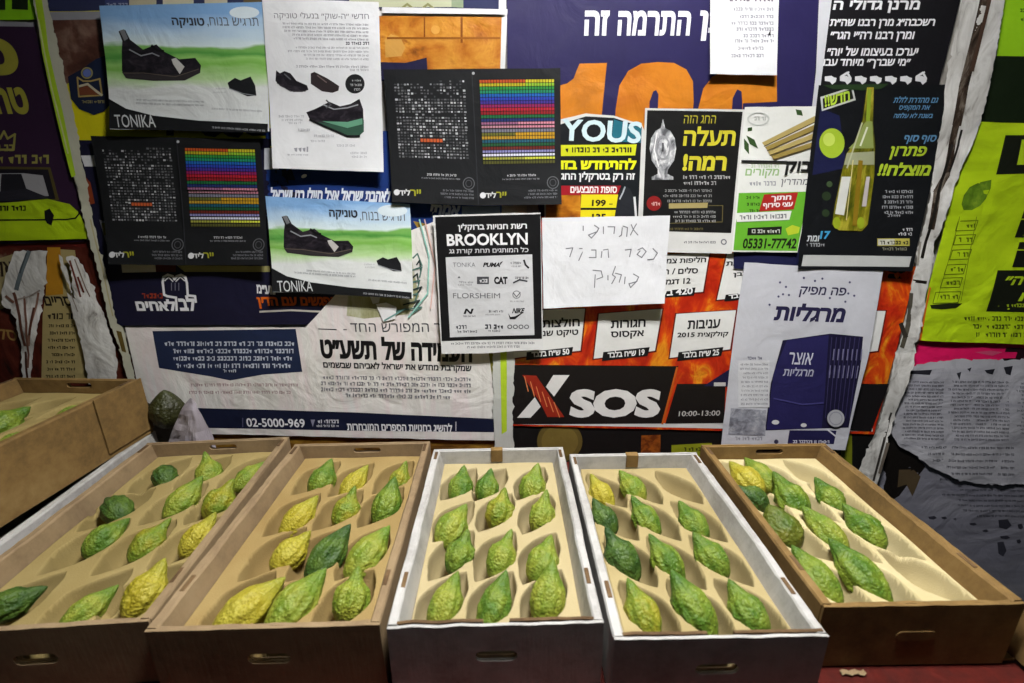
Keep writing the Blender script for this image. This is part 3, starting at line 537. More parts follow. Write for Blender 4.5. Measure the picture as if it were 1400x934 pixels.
# --- top flyers
SHOE = lambda: textured('shoe_print', [(.3, '#0e0c0f'), (.5, '#1d1a20'), (.62, '#2e292f'), (.78, '#4a464c')], (34, 1, 70), 5, .4, .25, 1.2)
def shoe_flyer(label, quad, seed, level, head):
    TL, TR, BR, BL = quad
    def m(zx, zy):
        v = (zy - 165) / 505; u = (zx - 75 - 38 * v) / (728 - 22 * v)
        return (TL[0] * (1 - u) * (1 - v) + TR[0] * u * (1 - v) + BR[0] * u * v + BL[0] * (1 - u) * v, TL[1] * (1 - u) * (1 - v) + TR[1] * u * (1 - v) + BR[1] * u * v + BL[1] * (1 - u) * v)
    pp = P('flyer', label, 'flyer', [TL, TR, BR, BL], flyer_mat, level, seed=seed, curl=.012, group='shoe flyers with green hills')
    q = lambda L, c: pp.poly([m(*a) for a in L], c)
    ln = lambda L, w, c: pp.line([m(*a) for a in L], w, c)
    q([(104, 545), (180, 585), (300, 612), (500, 630), (812, 640), (812, 676), (108, 668)], '#131416')
    q([(155, 270), (185, 265), (205, 305), (260, 345), (320, 325), (355, 355), (420, 385), (490, 380), (515, 410), (510, 440), (440, 470), (300, 470), (180, 460), (163, 430), (165, 350), (170, 310)], SHOE)
    q([(163, 435), (300, 448), (440, 446), (512, 425), (510, 440), (440, 470), (300, 471), (180, 461)], '#2e2a2c')
    q([(160, 268), (180, 262), (196, 300), (180, 310)], '#6e7074'); ln([(200, 345), (250, 370), (300, 360), (330, 372)], 1.6, '#8e9096'); ln([(170, 440), (260, 440), (400, 455), (505, 425)], 1, '#5a5048')
    ln([(300, 330), (325, 350), (350, 352)], 3, '#0c0b0d'); q([(385, 385), (405, 380), (442, 415), (420, 445), (392, 405)], '#b9b6b4')
    q([(632, 480), (665, 460), (690, 470), (735, 455), (755, 490), (760, 530), (720, 533), (640, 502)], '#16171a'); ln([(640, 502), (700, 522), (756, 530)], 1.2, '#7d8084')
    for i in range(2): a, b = m(215, 545 + i * 14), m(525, 552 + i * 14); pp.fine(a[0], a[1], b[0], a[1] + 2.2, '#9a9ca2', b[1] - a[1])
    a, b = m(550, 578), m(785, 588); pp.fine(a[0], a[1], b[0], a[1] + 2.2, '#9a9ca2', b[1] - a[1])
    for z in (500, 515): a, b = m(560, z), m(622, z + 2); pp.fine(a[0], a[1], b[0], a[1] + 2, '#b0b2b6', 0)
    a, b = m(550, 652), m(800, 664); pp.fine(a[0], a[1], b[0], a[1] + 2.4, '#8e9094', b[1] - a[1])
    a, c = m(140, 610), m(312, 660); pp.text('TONIKA', a[0], a[1], c[0], c[1], '#b9bcbe', 0.0)
    a, c = m(398, 218), m(540, 262); pp.text('טוניקה', a[0], a[1], c[0], c[1], '#2a2c38', .03, 1)
    a, c = m(552, 220), m(778, 262); pp.text('תרגיש בנוח,', a[0], a[1], c[0], c[1], '#565a68', 0.0, 1)
    pp.ell(*m(715, 205), 20, 8, '#cfdbe8')
    return pp
shoe_flyer('upper shoe flyer with green hills, taped over the yellow poster', [(147, 13), (368, 8), (377, 182), (166, 179)], 31, 6, 0)
shoe_flyer('lower shoe flyer with green hills, left of the black framed logo notice', [(369, 268), (563, 279), (568, 404), (381, 396)], 32, 6, 0)
p = P('paper', 'tall white sheet with three printed shoes and a black round badge', 'paper', [(366, 3), (522, 9), (529, 236), (382, 231)], WHITE, 7, seed=33, curl=.008)
p.text('חדשי ״ה-שוק״ בנעלי טוניקה', 383, 22, 509, 33, '#6a6b72', .0, 1)
for i, y in enumerate((36, 41, 46, 51, 56)): p.fine(380 + i * 5, y, 508, y + 2.6, '#8f9097', 2, ragged=.1)
p.fine(468, 62, 509, 66, '#5c5d64')
for i, y in enumerate((68, 73, 78, 83)): p.fine(388 + i * 8, y, 508, y + 2.6, '#9a9ba2', 1, ragged=.2)
p.fine(386, 93, 508, 96, '#8f9097', 1).fine(480, 98, 508, 101, '#9a9ba2')
p.poly([(385, 100), (390, 104), (396, 101), (404, 104), (412, 114), (426, 120), (428, 126), (420, 129), (408, 129), (390, 121), (384, 114)], SHOE).poly([(431, 104), (436, 102), (444, 106), (452, 110), (460, 115), (469, 121), (468, 127), (460, 130), (446, 128), (431, 118)], '#2a2224').line([(396, 105), (404, 112)], 1.5, '#5a5c60').line([(440, 107), (452, 116)], 1.5, '#6a5c5c').line([(386, 117), (404, 128), (424, 128)], 1, '#4a4a4c')
p.ell(490, 118, 13, 13, '#17181a').fine(482, 112, 498, 115, '#a0a2a4').fine(480, 118, 499, 121, '#a0a2a4').fine(483, 124, 497, 127, '#a0a2a4')
p.poly([(425, 156), (436, 152), (448, 146), (456, 142), (470, 148), (484, 145), (496, 138), (501, 152), (502, 180), (494, 189), (480, 188), (455, 176), (430, 166)], SHOE).poly([(434, 168), (462, 172), (484, 170), (502, 166), (502, 182), (494, 189), (478, 187), (452, 176)], '#2c4a3c').poly([(446, 168), (480, 169), (500, 164), (500, 172), (480, 177)], '#5c8e74').line([(448, 146), (462, 152), (480, 150), (494, 146)], 1.6, '#8e9094').line([(452, 140), (458, 146), (452, 150)], 2, '#4c4c50').line([(430, 166), (452, 176), (480, 188), (496, 188)], 3, '#101012')
for a in ((386, 160, 422, 163), (388, 165, 420, 168), (396, 169, 418, 172), (412, 178, 430, 181), (432, 186, 462, 189), (426, 193, 450, 196), (458, 199, 490, 202), (478, 209, 506, 212), (480, 214, 506, 217)): p.fine(*a, '#a9aab0')
p.fine(400, 202, 428, 209, '#8a8b92').fine(394, 212, 428, 214, '#9a9ba2')
CH = ['#a8471c', '#a39a1c', '#2c7d34', '#1c7a5a', '#1c58a0', '#263a9a', '#3a2a7c', '#7c1c50', '#9a1c2c', '#7c1a20', '#1c5a34', '#1e2c5c', '#8a5a7a', '#a87884', '#6a6a78', '#5a5a24', '#9a7a24', '#1c4a5a', '#1c4a2c', '#5a2018', '#7a7aa8', '#c4c4d4', '#8e8e3a', '#4a4a20']
def chart(label, L, R, seed, level):
    """two black panels: a grid of grey keys and a grid of colour chips"""
    hull = [L[0], R[1], R[2], L[3]]
    pp = P('flyer', label, 'flyer', [L[0], L[1], R[1], R[2], ((L[2][0] + R[3][0]) / 2, (L[2][1] + R[3][1]) / 2), L[3]], '#141517', level, seed=seed, curl=.014, group='black colour chart leaflets')
    rnd = random.Random(seed)
    def bl(q, u, v): return (q[0][0] * (1 - u) * (1 - v) + q[1][0] * u * (1 - v) + q[2][0] * u * v + q[3][0] * (1 - u) * v, q[0][1] * (1 - u) * (1 - v) + q[1][1] * u * (1 - v) + q[2][1] * u * v + q[3][1] * (1 - u) * v)
    cell = lambda q, u0, v0, u1, v1: [bl(q, u0, v0), bl(q, u1, v0), bl(q, u1, v1), bl(q, u0, v1)]
    greys = {k: [] for k in ('#3a3b3e', '#5c5d60', '#85868a', '#b4b5b8')}
    for r in range(26):
        v = .085 + r * .0225
        for c in range(22):
            u = .11 + c * .037
            if r == 0 and c < 14: continue
            if r < 6 and rnd.random() < .3: continue
            if r in (5, 11) and rnd.random() < .6: continue
            if r in (19, 20) and 7 <= c <= 13: continue
            k = rnd.choice(list(greys) + ['#5c5d60', '#3a3b3e', '#5c5d60']); w = rnd.uniform(.016, .03)
            greys[k].append(cell(L, u, v, u + w, v + rnd.uniform(.009, .015)))
    for k, g_ in greys.items(): pp.polys(g_, k)
    pp.polys([cell(L, .37 + c * .037, .085 + 19.2 * .0225, .37 + c * .037 + .03, .085 + 20.3 * .0225) for c in range(7)], '#b4542c')
    pp.poly(cell(R, .07, .075, .93, .70), '#0b0b0d')
    for r, hx in enumerate(CH):
        v = .082 + r * .0258; by = {}
        for c in range(26):
            u = .08 + c * .0328; k = hx
            if r < 2 and c > 15: k = '#b4a824' if r == 0 else '#7ea82c'
            if r in (12, 13) and c > 12: k = '#b8788a'
            if r in (15, 16) and c > 11: k = '#a8801c'
            if r == 22 and c > 14: k = '#b8bc3c'
            by.setdefault(k, []).append(cell(R, u, v, u + .0265, v + (.0165 if r in (12, 13, 20, 21, 22) else .0215)))
        for k, g_ in by.items(): pp.polys(g_, k)
    for q, sh in ((L, .4), (R, .34)):
        a, b = bl(q, sh, .775), bl(q, sh + .36, .775); pp.fine(a[0], a[1], b[0], a[1] + 3, '#a4a5a8', b[1] - a[1], ragged=0)
        a, b = bl(q, sh - .05, .805), bl(q, sh + .4, .805); pp.fine(a[0], a[1], b[0], a[1] + 2, '#7a7b80', b[1] - a[1], ragged=0)
        c = bl(q, .90, .84); pp.ell(c[0], c[1], 8, 8.5, '#55565a', hole=.86).ell(c[0], c[1], 4.5, 5, '#45464a', hole=.8)
        a, b = bl(q, .09, .90), bl(q, .20, .945); pp.text('ליד', a[0], a[1], b[0] + 2, b[1], '#b9babc', .03); a, b = bl(q, .22, .90), bl(q, .34, .945); pp.text('ייר', a[0], a[1], b[0], b[1], '#8a8a20', .03)
        c = bl(q, .06, .925); pp.ell(c[0], c[1], 4, 4, '#c0c1c4')
        for v in (.89, .915, .94): a, b = bl(q, .5, v), bl(q, .95, v); pp.fine(a[0], a[1], b[0], a[1] + 2.4, '#66676c', b[1] - a[1])
    a, b = bl(R, 0, 0), bl(R, 0, 1); pp.line([(a[0], a[1] + 2), (b[0], b[1] - 2)], 1.4, '#26272b'); pp.ell(a[0] + 2, a[1] + 6, 2, 2, '#a4a5a8', n=8)
chart('black leaflet with colour chip grid at left, over the navy heart poster', [(133, 187), (250, 189), (264, 361), (162, 359)], [(250, 189), (361, 192), (374, 360), (264, 361)], 41, 5)
chart('black leaflet with colour chip grid at centre, below the sepia orange photo', [(527, 98), (646, 97), (655, 281), (540, 276)], [(646, 97), (765, 96), (766, 279), (655, 281)], 42, 5)
p = P('poster', 'black framed notice headed BROOKLYN with rows of shoe logos', 'notice', [(594, 294), (738, 290), (742, 473), (660, 479), (606, 479)], '#c9c9c9', 7, seed=43, curl=.005)
p.poly([(597, 296), (738, 292), (740, 459), (606, 462)], '#0f0f11').poly([(611, 350), (727, 346), (730, 454), (617, 457)], '#bebfc2')
p.text('רשת חנויות ברוקלין', 628, 305, 720, 316, '#cfcfd2', .03, -2).text('BROOKLYN', 613, 319, 721, 335, '#dcdcde', .03, -2).text('כל המותגים תחת קורת גג', 616, 338, 722, 347, '#c4c4c8', .015, -2)
p.text('TONIKA', 621, 357, 651, 363, '#77787c', 0).text('PUMA', 661, 357, 684, 363, '#17171a', .05, 0, .3).poly([(684, 357), (688, 355), (684, 361)], '#17171a').fine(695, 356, 712, 359, '#77787c').fine(695, 361, 712, 363, '#77787c').line([(716, 354), (718, 360), (722, 364)], 2.5, '#17171a')
p.fine(622, 382, 648, 385, '#8a8b8e').fine(624, 386, 646, 388, '#8a8b8e').poly([(627, 378), (629, 375), (631, 378)], '#55565a').rect(653, 376, 669, 386, '#44454a').fine(655, 379, 667, 384, '#bebfc2').text('CAT', 676, 376, 694, 386, '#17171a', .06).fine(700, 376, 722, 379, '#66676a').line([(702, 384), (710, 380), (720, 382)], 2, '#44454a')
p.text('FLORSHEIM', 621, 398, 684, 405, '#66676a', 0).ell(706, 400, 5.5, 5.5, '#77787c', hole=.8).line([(702, 398), (706, 403), (711, 397)], 1.2, '#66676a').fine(695, 408, 716, 410, '#8a8b8e')
p.text('N', 635, 419, 646, 426, '#17171a', .06, 0, .4).fine(626, 428, 651, 430, '#66676a').fine(660, 421, 688, 424, '#66676a').fine(664, 426, 684, 428, '#8a8b8e').text('NIKE', 700, 418, 715, 425, '#17171a', .05, 0, .3).poly([(695, 425), (698, 430), (704, 429), (716, 423), (704, 433), (697, 433)], '#17171a')
p.fine(624, 441, 639, 446, '#33343a', ragged=0).fine(624, 448, 653, 451, '#33343a', ragged=0).fine(662, 440, 688, 446, '#33343a', ragged=0).fine(666, 447, 684, 450, '#66676a')
for i in range(4): p.ell(697 + i * 7.5, 443, 3.4, 3, '#55565a', hole=.6, n=12)
p.fine(618, 464, 730, 467, '#77787c', -1, ragged=0).fine(630, 469, 710, 472, '#77787c', -1)
p = P('paper', 'white sheet with handwritten Hebrew words, stuck beside the black framed notice', 'paper', [(740, 297), (911, 294), (903, 411), (742, 418)], '#d0d1d5', 8, seed=44, curl=.004, buckle=.004)
INK = '#6f7076'
for st in ([(859, 306), (862, 313), (868, 320)], [(858, 320), (862, 312), (866, 305)], [(848, 308), (854, 310), (853, 322)], [(847, 310), (846, 320), (843, 322)], [(828, 309), (837, 309), (836, 318)], [(822, 309), (822, 319)], [(810, 307), (816, 311), (813, 316)], [(814, 315), (806, 324), (802, 320), (812, 316)], [(795, 308), (795, 314)],
           [(888, 338), (894, 344), (889, 352), (881, 353)], [(868, 340), (874, 337), (879, 342), (873, 350), (867, 346), (871, 341)], [(851, 340), (859, 339), (857, 349)],
           [(822, 340), (828, 339), (829, 350)], [(820, 342), (819, 350)], [(806, 340), (812, 340), (812, 350), (803, 350)], [(790, 338), (797, 338), (792, 347)], [(793, 345), (789, 354)], [(772, 338), (781, 337), (777, 349)],
           [(862, 372), (869, 376), (866, 382)], [(867, 381), (858, 390), (856, 385), (866, 382)], [(851, 376), (850, 385)], [(838, 371), (846, 373), (843, 383)], [(838, 362), (834, 373), (838, 376), (833, 385)], [(828, 374), (828, 380)], [(808, 367), (819, 368), (821, 376), (813, 379)], [(811, 373), (810, 390)]): p.line(st, 1.3, INK)
# --- right joint and right panel
p = P('torn_strip', 'broad grey white torn strip covering the right board joint', 'torn paper', [(1308, -60), (1372, -60), (1352, 40), (1328, 168), (1300, 240), (1268, 330), (1254, 420), (1236, 500), (1206, 590), (1190, 660), (1164, 640), (1192, 580), (1224, 450), (1240, 372), (1262, 262), (1280, 130)], TORN, 6, seed=51, buckle=.012)
for L, w, c in (([(1336, -40), (1330, 10), (1318, 60), (1304, 120), (1296, 170)], 12, DIRTY), ([(1340, 0), (1326, 50), (1314, 100)], 5, '#3c2a20'), ([(1296, 165), (1288, 210), (1282, 240), (1270, 262), (1262, 310)], 9, DIRTY), ([(1290, 200), (1272, 262), (1258, 320), (1250, 350)], 4, '#17130f'), ([(1302, 180), (1298, 200), (1286, 235)], 3, '#17130f'),  # near-black lines paint shadow into the cracks of the torn strip
                ([(1240, 382), (1256, 384)], 4, '#1a1613'), ([(1236, 400), (1232, 440), (1224, 470)], 6, '#4a463c'), ([(1222, 440), (1228, 456)], 6, '#2c2822'), ([(1210, 560), (1196, 610), (1186, 650)], 3, '#2c2824'), ([(1204, 600), (1194, 640)], 4, '#6b6258'), ([(1248, 330), (1244, 360)], 3, '#8a867e')): p.line(L, w, c)
p = P('poster', 'dark green and lime poster at the top right corner', 'poster', [(1352, -60), (1460, -60), (1460, 172), (1318, 170)], '#101c0a', 2, seed=52)
p.poly([(1376, -60), (1460, -60), (1460, 80), (1357, 78)], '#90c41c').block(1378, 14, 1440, 26, 2, 5, '#3c5a0c').ell(1399, 105, 3, 5, '#9aa88a')
p = P('poster', 'lime poster with citron picture and black text boxes on the right', 'poster', [(1320, 168), (1480, 172), (1480, 472), (1250, 463), (1262, 390), (1288, 290)], LIMEG, 4, seed=53, buckle=.005)
p.poly([(1365, 186), (1460, 186), (1460, 236), (1352, 239)], '#10140a').text('יש', 1376, 192, 1432, 226, '#a3c01c', .05)
et = [(1346, 246), (1345, 258), (1339, 272), (1331, 281), (1320, 287), (1309, 287), (1306, 279), (1309, 267), (1317, 256), (1329, 250)]
p.poly(et, textured('green_citron_print', [(.35, '#3c5a12'), (.55, '#5a7c1c'), (.75, '#84a02c')], (30, 1, 30), 4, .4, .3))
for i, (x, y) in enumerate(((1302, 302), (1299, 321), (1294, 341), (1287, 361), (1282, 379), (1272, 398))):
    w, h = (26, 12) if i < 5 else (34, 14); dk = '#4a5a0c'
    p.line([(x, y), (x + w, y - 1), (x + w - 4, y + h), (x - 4, y + h + 1), (x, y)], 1, dk); p.fine(x + 2, y + 3, x + w - 4, y + 9, dk, ragged=.1)
p.line([(1304, 296), (1274, 410)], .8, '#5a6a10').line([(1326, 296), (1306, 410)], .8, '#5a6a10').poly([(1264, 415), (1290, 413), (1309, 413), (1300, 419), (1280, 421), (1266, 420)], '#1a200a')
p.text('ה', 1378, 288, 1432, 324, '#0f120a', .06).text('ה', 1374, 330, 1430, 364, '#0f120a', .06).poly([(1355, 368), (1470, 368), (1470, 426), (1340, 424)], '#10140a').text('תולה״', 1361, 373, 1420, 388, '#a3c01c', .03, 0, .2).text('1000', 1382, 398, 1440, 410, '#a3c01c', .04, 0, .2).fine(1351, 413, 1430, 418, '#8aa01c')
for i, y in enumerate((430, 441, 452)): p.fine(1306 + i * 8, y, 1470, y + 6, '#3c480e', 1, ragged=.02)
p.line([(1264, 392), (1258, 420), (1251, 462)], 2.4, '#c8661c')
p = P('poster', 'magenta poster edge showing under the lime poster on the right', 'poster', [(1256, 462), (1480, 462), (1480, 520), (1250, 512), (1226, 504)], '#d01458', 2, seed=54)
p.text('הרב', 1364, 474, 1460, 494, '#1c0a10', .06).poly([(1328, 480), (1350, 478), (1366, 480), (1352, 485)], '#c24a6c')
p = P('torn_poster', 'grey torn newspaper sheet with fine print on the right', 'newspaper', [(1222, 505), (1262, 494), (1300, 489), (1400, 490), (1480, 492), (1480, 660), (1330, 658), (1300, 650), (1270, 636), (1245, 618), (1222, 606), (1208, 580), (1206, 545)], NEWSG, 3, seed=55, buckle=.006)
for x0, y0, x1, y1 in ((1228, 503, 1268, 510), (1302, 506, 1308, 518), (1316, 500, 1322, 507), (1340, 502, 1354, 510), (1366, 498, 1378, 511)): p.poly([(x0, y0 + 2), (x1, y0), (x1 - 3, y1), (x0 + 3, y1 - 2)], '#22222a')
for i in range(18): p.fine(1226 + (i % 3) * 2, 518 + i * 4.8, 1284, 520.4 + i * 4.8, '#45454e', 1, ragged=.05) if i < 17 else None
for i in range(16): p.fine(1290, 518 + i * 5.2, 1372, 520.6 + i * 5.2, '#4d4d56', 1, ragged=.1)
for i in range(14): p.fine(1380, 520 + i * 5.2, 1460, 522.6 + i * 5.2, '#4d4d56', 1, ragged=.1)
for i in range(5): p.fine(1240 + i * 12, 606 + i * 9, 1380, 609 + i * 9, '#4d4d56', 2, ragged=.1)
p = P('torn_poster', 'lower dark grey newspaper with black lettering beside the right box', 'newspaper', [(1205, 600), (1320, 640), (1520, 640), (1560, 1010), (1250, 960), (1190, 720)], NEWSD, 1, seed=56, buckle=.006)
p.poly([(1205, 586), (1224, 606), (1250, 622), (1262, 636), (1252, 650), (1250, 664), (1238, 660), (1226, 676), (1206, 690)], '#0e0a08').poly([(1226, 640), (1246, 640), (1256, 650), (1244, 676), (1236, 660), (1224, 664)], '#4c3f2c')
for x, y, w, h in ((1266, 703, 12, 5), (1284, 704, 8, 4), (1322, 712, 10, 4), (1362, 708, 18, 14), (1388, 714, 8, 8), (1360, 738, 12, 20), (1340, 722, 9, 4), (1364, 730, 14, 5), (1386, 735, 7, 6), (1300, 706, 5, 3), (1350, 648, 22, 4), (1284, 640, 26, 4)): p.poly([(x, y + 1), (x + w * .7, y), (x + w, y + h * .6), (x + w * .6, y + h), (x + 1, y + h * .8)], '#2e2e38')
for i in range(8): p.fine(1270 + i * 4, 652 + i * 7, 1460, 654.5 + i * 7, '#36363f', 3, ragged=.3)

for q in PST: q.build()

# ================================================================== TABLE
wood = textured('worn_wood', [(.3, '#3a2a1a'), (.55, '#5a4228'), (.75, '#6e5434')], (6, 40, 40), 6, .7, .2)
HB = .12; TT = TOP - HB - .002                # box height, table top level
tb = empty('market_table', (0, .8, 0)); setp(tb, 'long wooden stall table under the red cloth', 'table')
b = bmesh.new(); add_box(b, -1.5, .80, -.37, .32, TT - .05, TT - .006, .003); link_bm('tabletop', b, wood, tb)
for x in (-1.4, .74):
    for y in (-.33, .28):
        b = bmesh.new(); add_box(b, x - .025, x + .025, y - .025, y + .025, 0, TT - .05, .003); link_bm('leg', b, wood, tb)
b = bmesh.new(); nx, ny = 120, 34; y0, y1 = .40, 1.125; vs = []
for j in range(ny):
    for i in range(nx):
        x = -1.53 + 2.345 * i / (nx - 1)
        if j < 12: v = (x, y0 - .012 - .02 * math.sin(x * 21 + j * .1) * (1 - j / 12) * .8, TT - .55 * (1 - j / 11.5) - .004)
        else: v = (x, y0 + (y1 - y0) * (j - 12) / (ny - 13), TT - .002 + .0012 * noise.noise(Vector((x * 9, j * .7, 0))))
        vs.append(b.verts.new(v))
for j in range(ny - 1):
    for i in range(nx - 1): b.faces.new((vs[j * nx + i], vs[j * nx + i + 1], vs[(j + 1) * nx + i + 1], vs[(j + 1) * nx + i]))
cl = link_bm('tablecloth', b, textured('red_cloth', [(.3, '#3a0d07'), (.6, '#4c1109'), (.8, '#56170d')], (50, 50, 50), 4, .75, .2), smooth=True)
setp(cl, 'red cloth covering the stall table under the boxes', 'tablecloth')

# ================================================================== BOXES
def cardboard(name, c1, c2, c3, rough=.75):
    m, bs = new_mat(name, rough, .2); L = m.node_tree.links
    tc = nn(m, 'ShaderNodeTexCoord')
    n1 = nn(m, 'ShaderNodeTexNoise'); n1.inputs['Scale'].default_value = 9; n1.inputs['Detail'].default_value = 9; n1.inputs['Roughness'].default_value = .74
    L.new(tc.outputs['Object'], n1.inputs['Vector'])
    r = ramp(m, [(.32, lin(c1)), (.52, lin(c2)), (.72, lin(c3))]); L.new(n1.outputs[0], r.inputs[0]); L.new(r.outputs[0], bs.inputs['Base Color'])
    mp = nn(m, 'ShaderNodeMapping'); mp.inputs['Scale'].default_value = (220, 25, 25); L.new(tc.outputs['Object'], mp.inputs[0])
    n2 = nn(m, 'ShaderNodeTexNoise'); n2.inputs['Scale'].default_value = 1; n2.inputs['Detail'].default_value = 3; L.new(mp.outputs[0], n2.inputs['Vector'])
    ad = nn(m, 'ShaderNodeMath', operation='MULTIPLY_ADD'); ad.inputs[1].default_value = 3.0; L.new(n1.outputs[0], ad.inputs[0]); L.new(n2.outputs[0], ad.inputs[2])
    bp = nn(m, 'ShaderNodeBump'); bp.inputs['Strength'].default_value = .10; bp.inputs['Distance'].default_value = .003
    L.new(ad.outputs[0], bp.inputs['Height']); L.new(bp.outputs[0], bs.inputs['Normal'])
    return m
KRAFT = cardboard('kraft_cardboard', '#5c482a', '#7b6139', '#8b7248')
KRAFTG = cardboard('greyish_kraft_cardboard', '#75614a', '#8c775a', '#998466')
WHITEC = cardboard('white_cardboard', '#8f8c88', '#b2b0ad', '#bebcb9', .6)
EDGEC = cardboard('corrugated_edge', '#3a2a1a', '#5e4830', '#7c6444')

def slab(bm, loops, to3, th, normal, mat=0, bev=.0015):
    """flat panel with holes: outline loops in 2D, mapped by to3, given a thickness along normal"""
    vs, fs = tess(loops); n = Vector(normal) * th
    A = [bm.verts.new(to3(*v)) for v in vs]; B = [bm.verts.new(Vector(to3(*v)) + n) for v in vs]
    for f in fs:
        bm.faces.new([A[i] for i in f]).material_index = mat; bm.faces.new([B[i] for i in reversed(f)]).material_index = mat
    k = 0
    for l in loops:
        for i in range(len(l)):
            a, c = k + i, k + (i + 1) % len(l); bm.faces.new((A[a], A[c], B[c], B[a])).material_index = mat
        k += len(l)
def slot(cx, cz, w, h, n=8):
    r = h / 2; pts = []
    for i in range(n + 1): a = math.pi / 2 - math.pi * i / n; pts.append((cx + w / 2 - r + r * math.cos(a), cz + r * math.sin(a)))
    for i in range(n + 1): a = -math.pi / 2 - math.pi * i / n; pts.append((cx - w / 2 + r + r * math.cos(a), cz + r * math.sin(a)))
    return pts
def rim_line(x0, x1, z, seed, amp, notch=None, n=26):
    """an uneven cut edge from x0 to x1 at height z, with an optional notch (a, b, depth)"""
    pts = []
    for i in range(n + 1):
        x = x0 + (x1 - x0) * i / n; pts.append((x, z + amp * noise.noise(Vector((x * 30, seed, 0)))))
    if notch:
        a, bb, d = notch
        pts = [q for q in pts if not (a - .004 < q[0] < bb + .004)] ; L = [q for q in pts if q[0] < a]; R = [q for q in pts if q[0] > bb]
        pts = L + [(a, z), (a + .001, z - d), (bb - .001, z - d), (bb, z)] + R
    return pts
def make_box(label, cx, cy, W, Ln, yaw, mat, H=HB, base=None, seed=0, style='kraft', front_slot=True, filled=False, rail=.016, group='flat cartons of citrons on the table', foam_z=-.034, empty_inside=False, innermat=None):
    base = TOP - H if base is None else base
    r = empty('cardboard_box', (cx, cy, base), yaw); setp(r, label, 'box', group)
    w, l, t = W / 2, Ln / 2, .0045; im = innermat or mat
    hole = [slot(0.0, H * .50, .062, .019)] if front_slot else []
    # front panel: outer sheet + folded inner sheet, slightly lower, with a thumb notch in the white boxes
    bm = bmesh.new()
    top = rim_line(w - .001, -w + .001, H - .002, seed, .0030 if style == 'white' else .0016)
    slab(bm, [[(-w, 0), (w, 0)] + top] + ([] if filled else hole), lambda x, z: (x, -l, z), t, (0, 1, 0))
    f = link_bm('front_panel', bm, mat, r)
    bm = bmesh.new()
    nt_ = (-.018, .020, .016) if style == 'white' else None
    slab(bm, [[(-w + .006, .004), (w - .006, .004)] + list(reversed(rim_line(-w + .006, w - .006, H - (.000 if style == 'white' else .004), seed + 3, .0026, nt_)))] + ([] if filled else hole), lambda x, z: (x, -l + t + .0012, z), t, (0, 1, 0))
    link_bm('inner_flap', bm, EDGEC if style == 'white' else mat, r)
    if front_slot and filled:
        bm = bmesh.new(); slab(bm, [slot(0, H * .50, .060 if filled else .064, .017 if filled else .021), ] + ([] if filled else [slot(0, H * .50, .058, .014)]), lambda x, z: (x, -l - .0012, z), .0022, (0, 1, 0)); link_bm('handle_rim', bm, KRAFT if filled else mat, r)
    # back panel with a hand hole below the rim
    bm = bmesh.new(); bh = [slot(0.012, H - .016, .066, .013)] if style == 'kraft' else []
    topb = list(reversed(rim_line(-w + .001, w - .001, H - .001, seed + 7, .001)))
    slab(bm, [[(-w, 0), (w, 0)] + topb] + bh, lambda x, z: (x, l - t, z), t, (0, 1, 0)); link_bm('back_panel', bm, mat, r)
    bm = bmesh.new(); slab(bm, [[(-w + .006, .004), (w - .006, .004), (w - .006, H - .0015), (-w + .006, H - .0015)]] + bh, lambda x, z: (x, l - 2 * t - .0012, z), t, (0, 1, 0)); link_bm('inner_flap', bm, im, r)
    if style == 'white':
        bm = bmesh.new(); add_box(bm, -.018, .010, l - .014, l + .002, H - .03, H + .0015, .001); link_bm('brown_tab', bm, KRAFT, r)
    # side walls: outer sheet, folded top rail and sloping inner sheet
    for s in (-1, 1):
        bm = bmesh.new(); N = 40
        prof = [(w, 0), (w, H - .004), (w - .002, H), (w - rail + .003, H), (w - rail, H - .003), (w - rail - .008, H + foam_z - .012), (w - rail - .008, .03), (w - .006, .006)]
        rows = []
        for i in range(N + 1):
            y = -l + t + .0004 + (2 * l - 2 * t - .0008) * i / N; row = []
            for k, (px, pz) in enumerate(prof):
                dn = .0016 * 1.6 * noise.noise(Vector((y * 12, seed * 3.1 + s, k * .25))) + (.0012 * noise.noise(Vector((y * 60, seed + s, k))) if 1 < k < 5 else 0)
                inner = 3 <= k <= 5
                row.append(bm.verts.new((s * (px + (dn if inner else min(0, dn))), y, pz + (dn * .8 if 1 <= k <= 5 else 0))))
            rows.append(row)
        for i in range(N):
            for k in range(len(prof)):
                k2 = (k + 1) % len(prof); bm.faces.new((rows[i][k], rows[i][k2], rows[i + 1][k2], rows[i + 1][k]))
        bm.faces.new(rows[0]); bm.faces.new(rows[-1])
        o = link_bm('side_wall', bm, mat, r)
        # locking tabs through the rail: dark slits with a torn lip
        for yy in (-l + .085, l - .03):
            bm = bmesh.new(); add_box(bm, s * (w - rail * .62) - .0035, s * (w - rail * .62) + .0035, yy - .016, yy + .016, H - .004, H + .0012, .001)
            link_bm('lock_tab', bm, EDGEC, r)
    bm = bmesh.new(); add_box(bm, -w + .007, w - .007, -l + .011, l - .011, 0.0005, .004); link_bm('bottom_panel', bm, im, r)
    return r

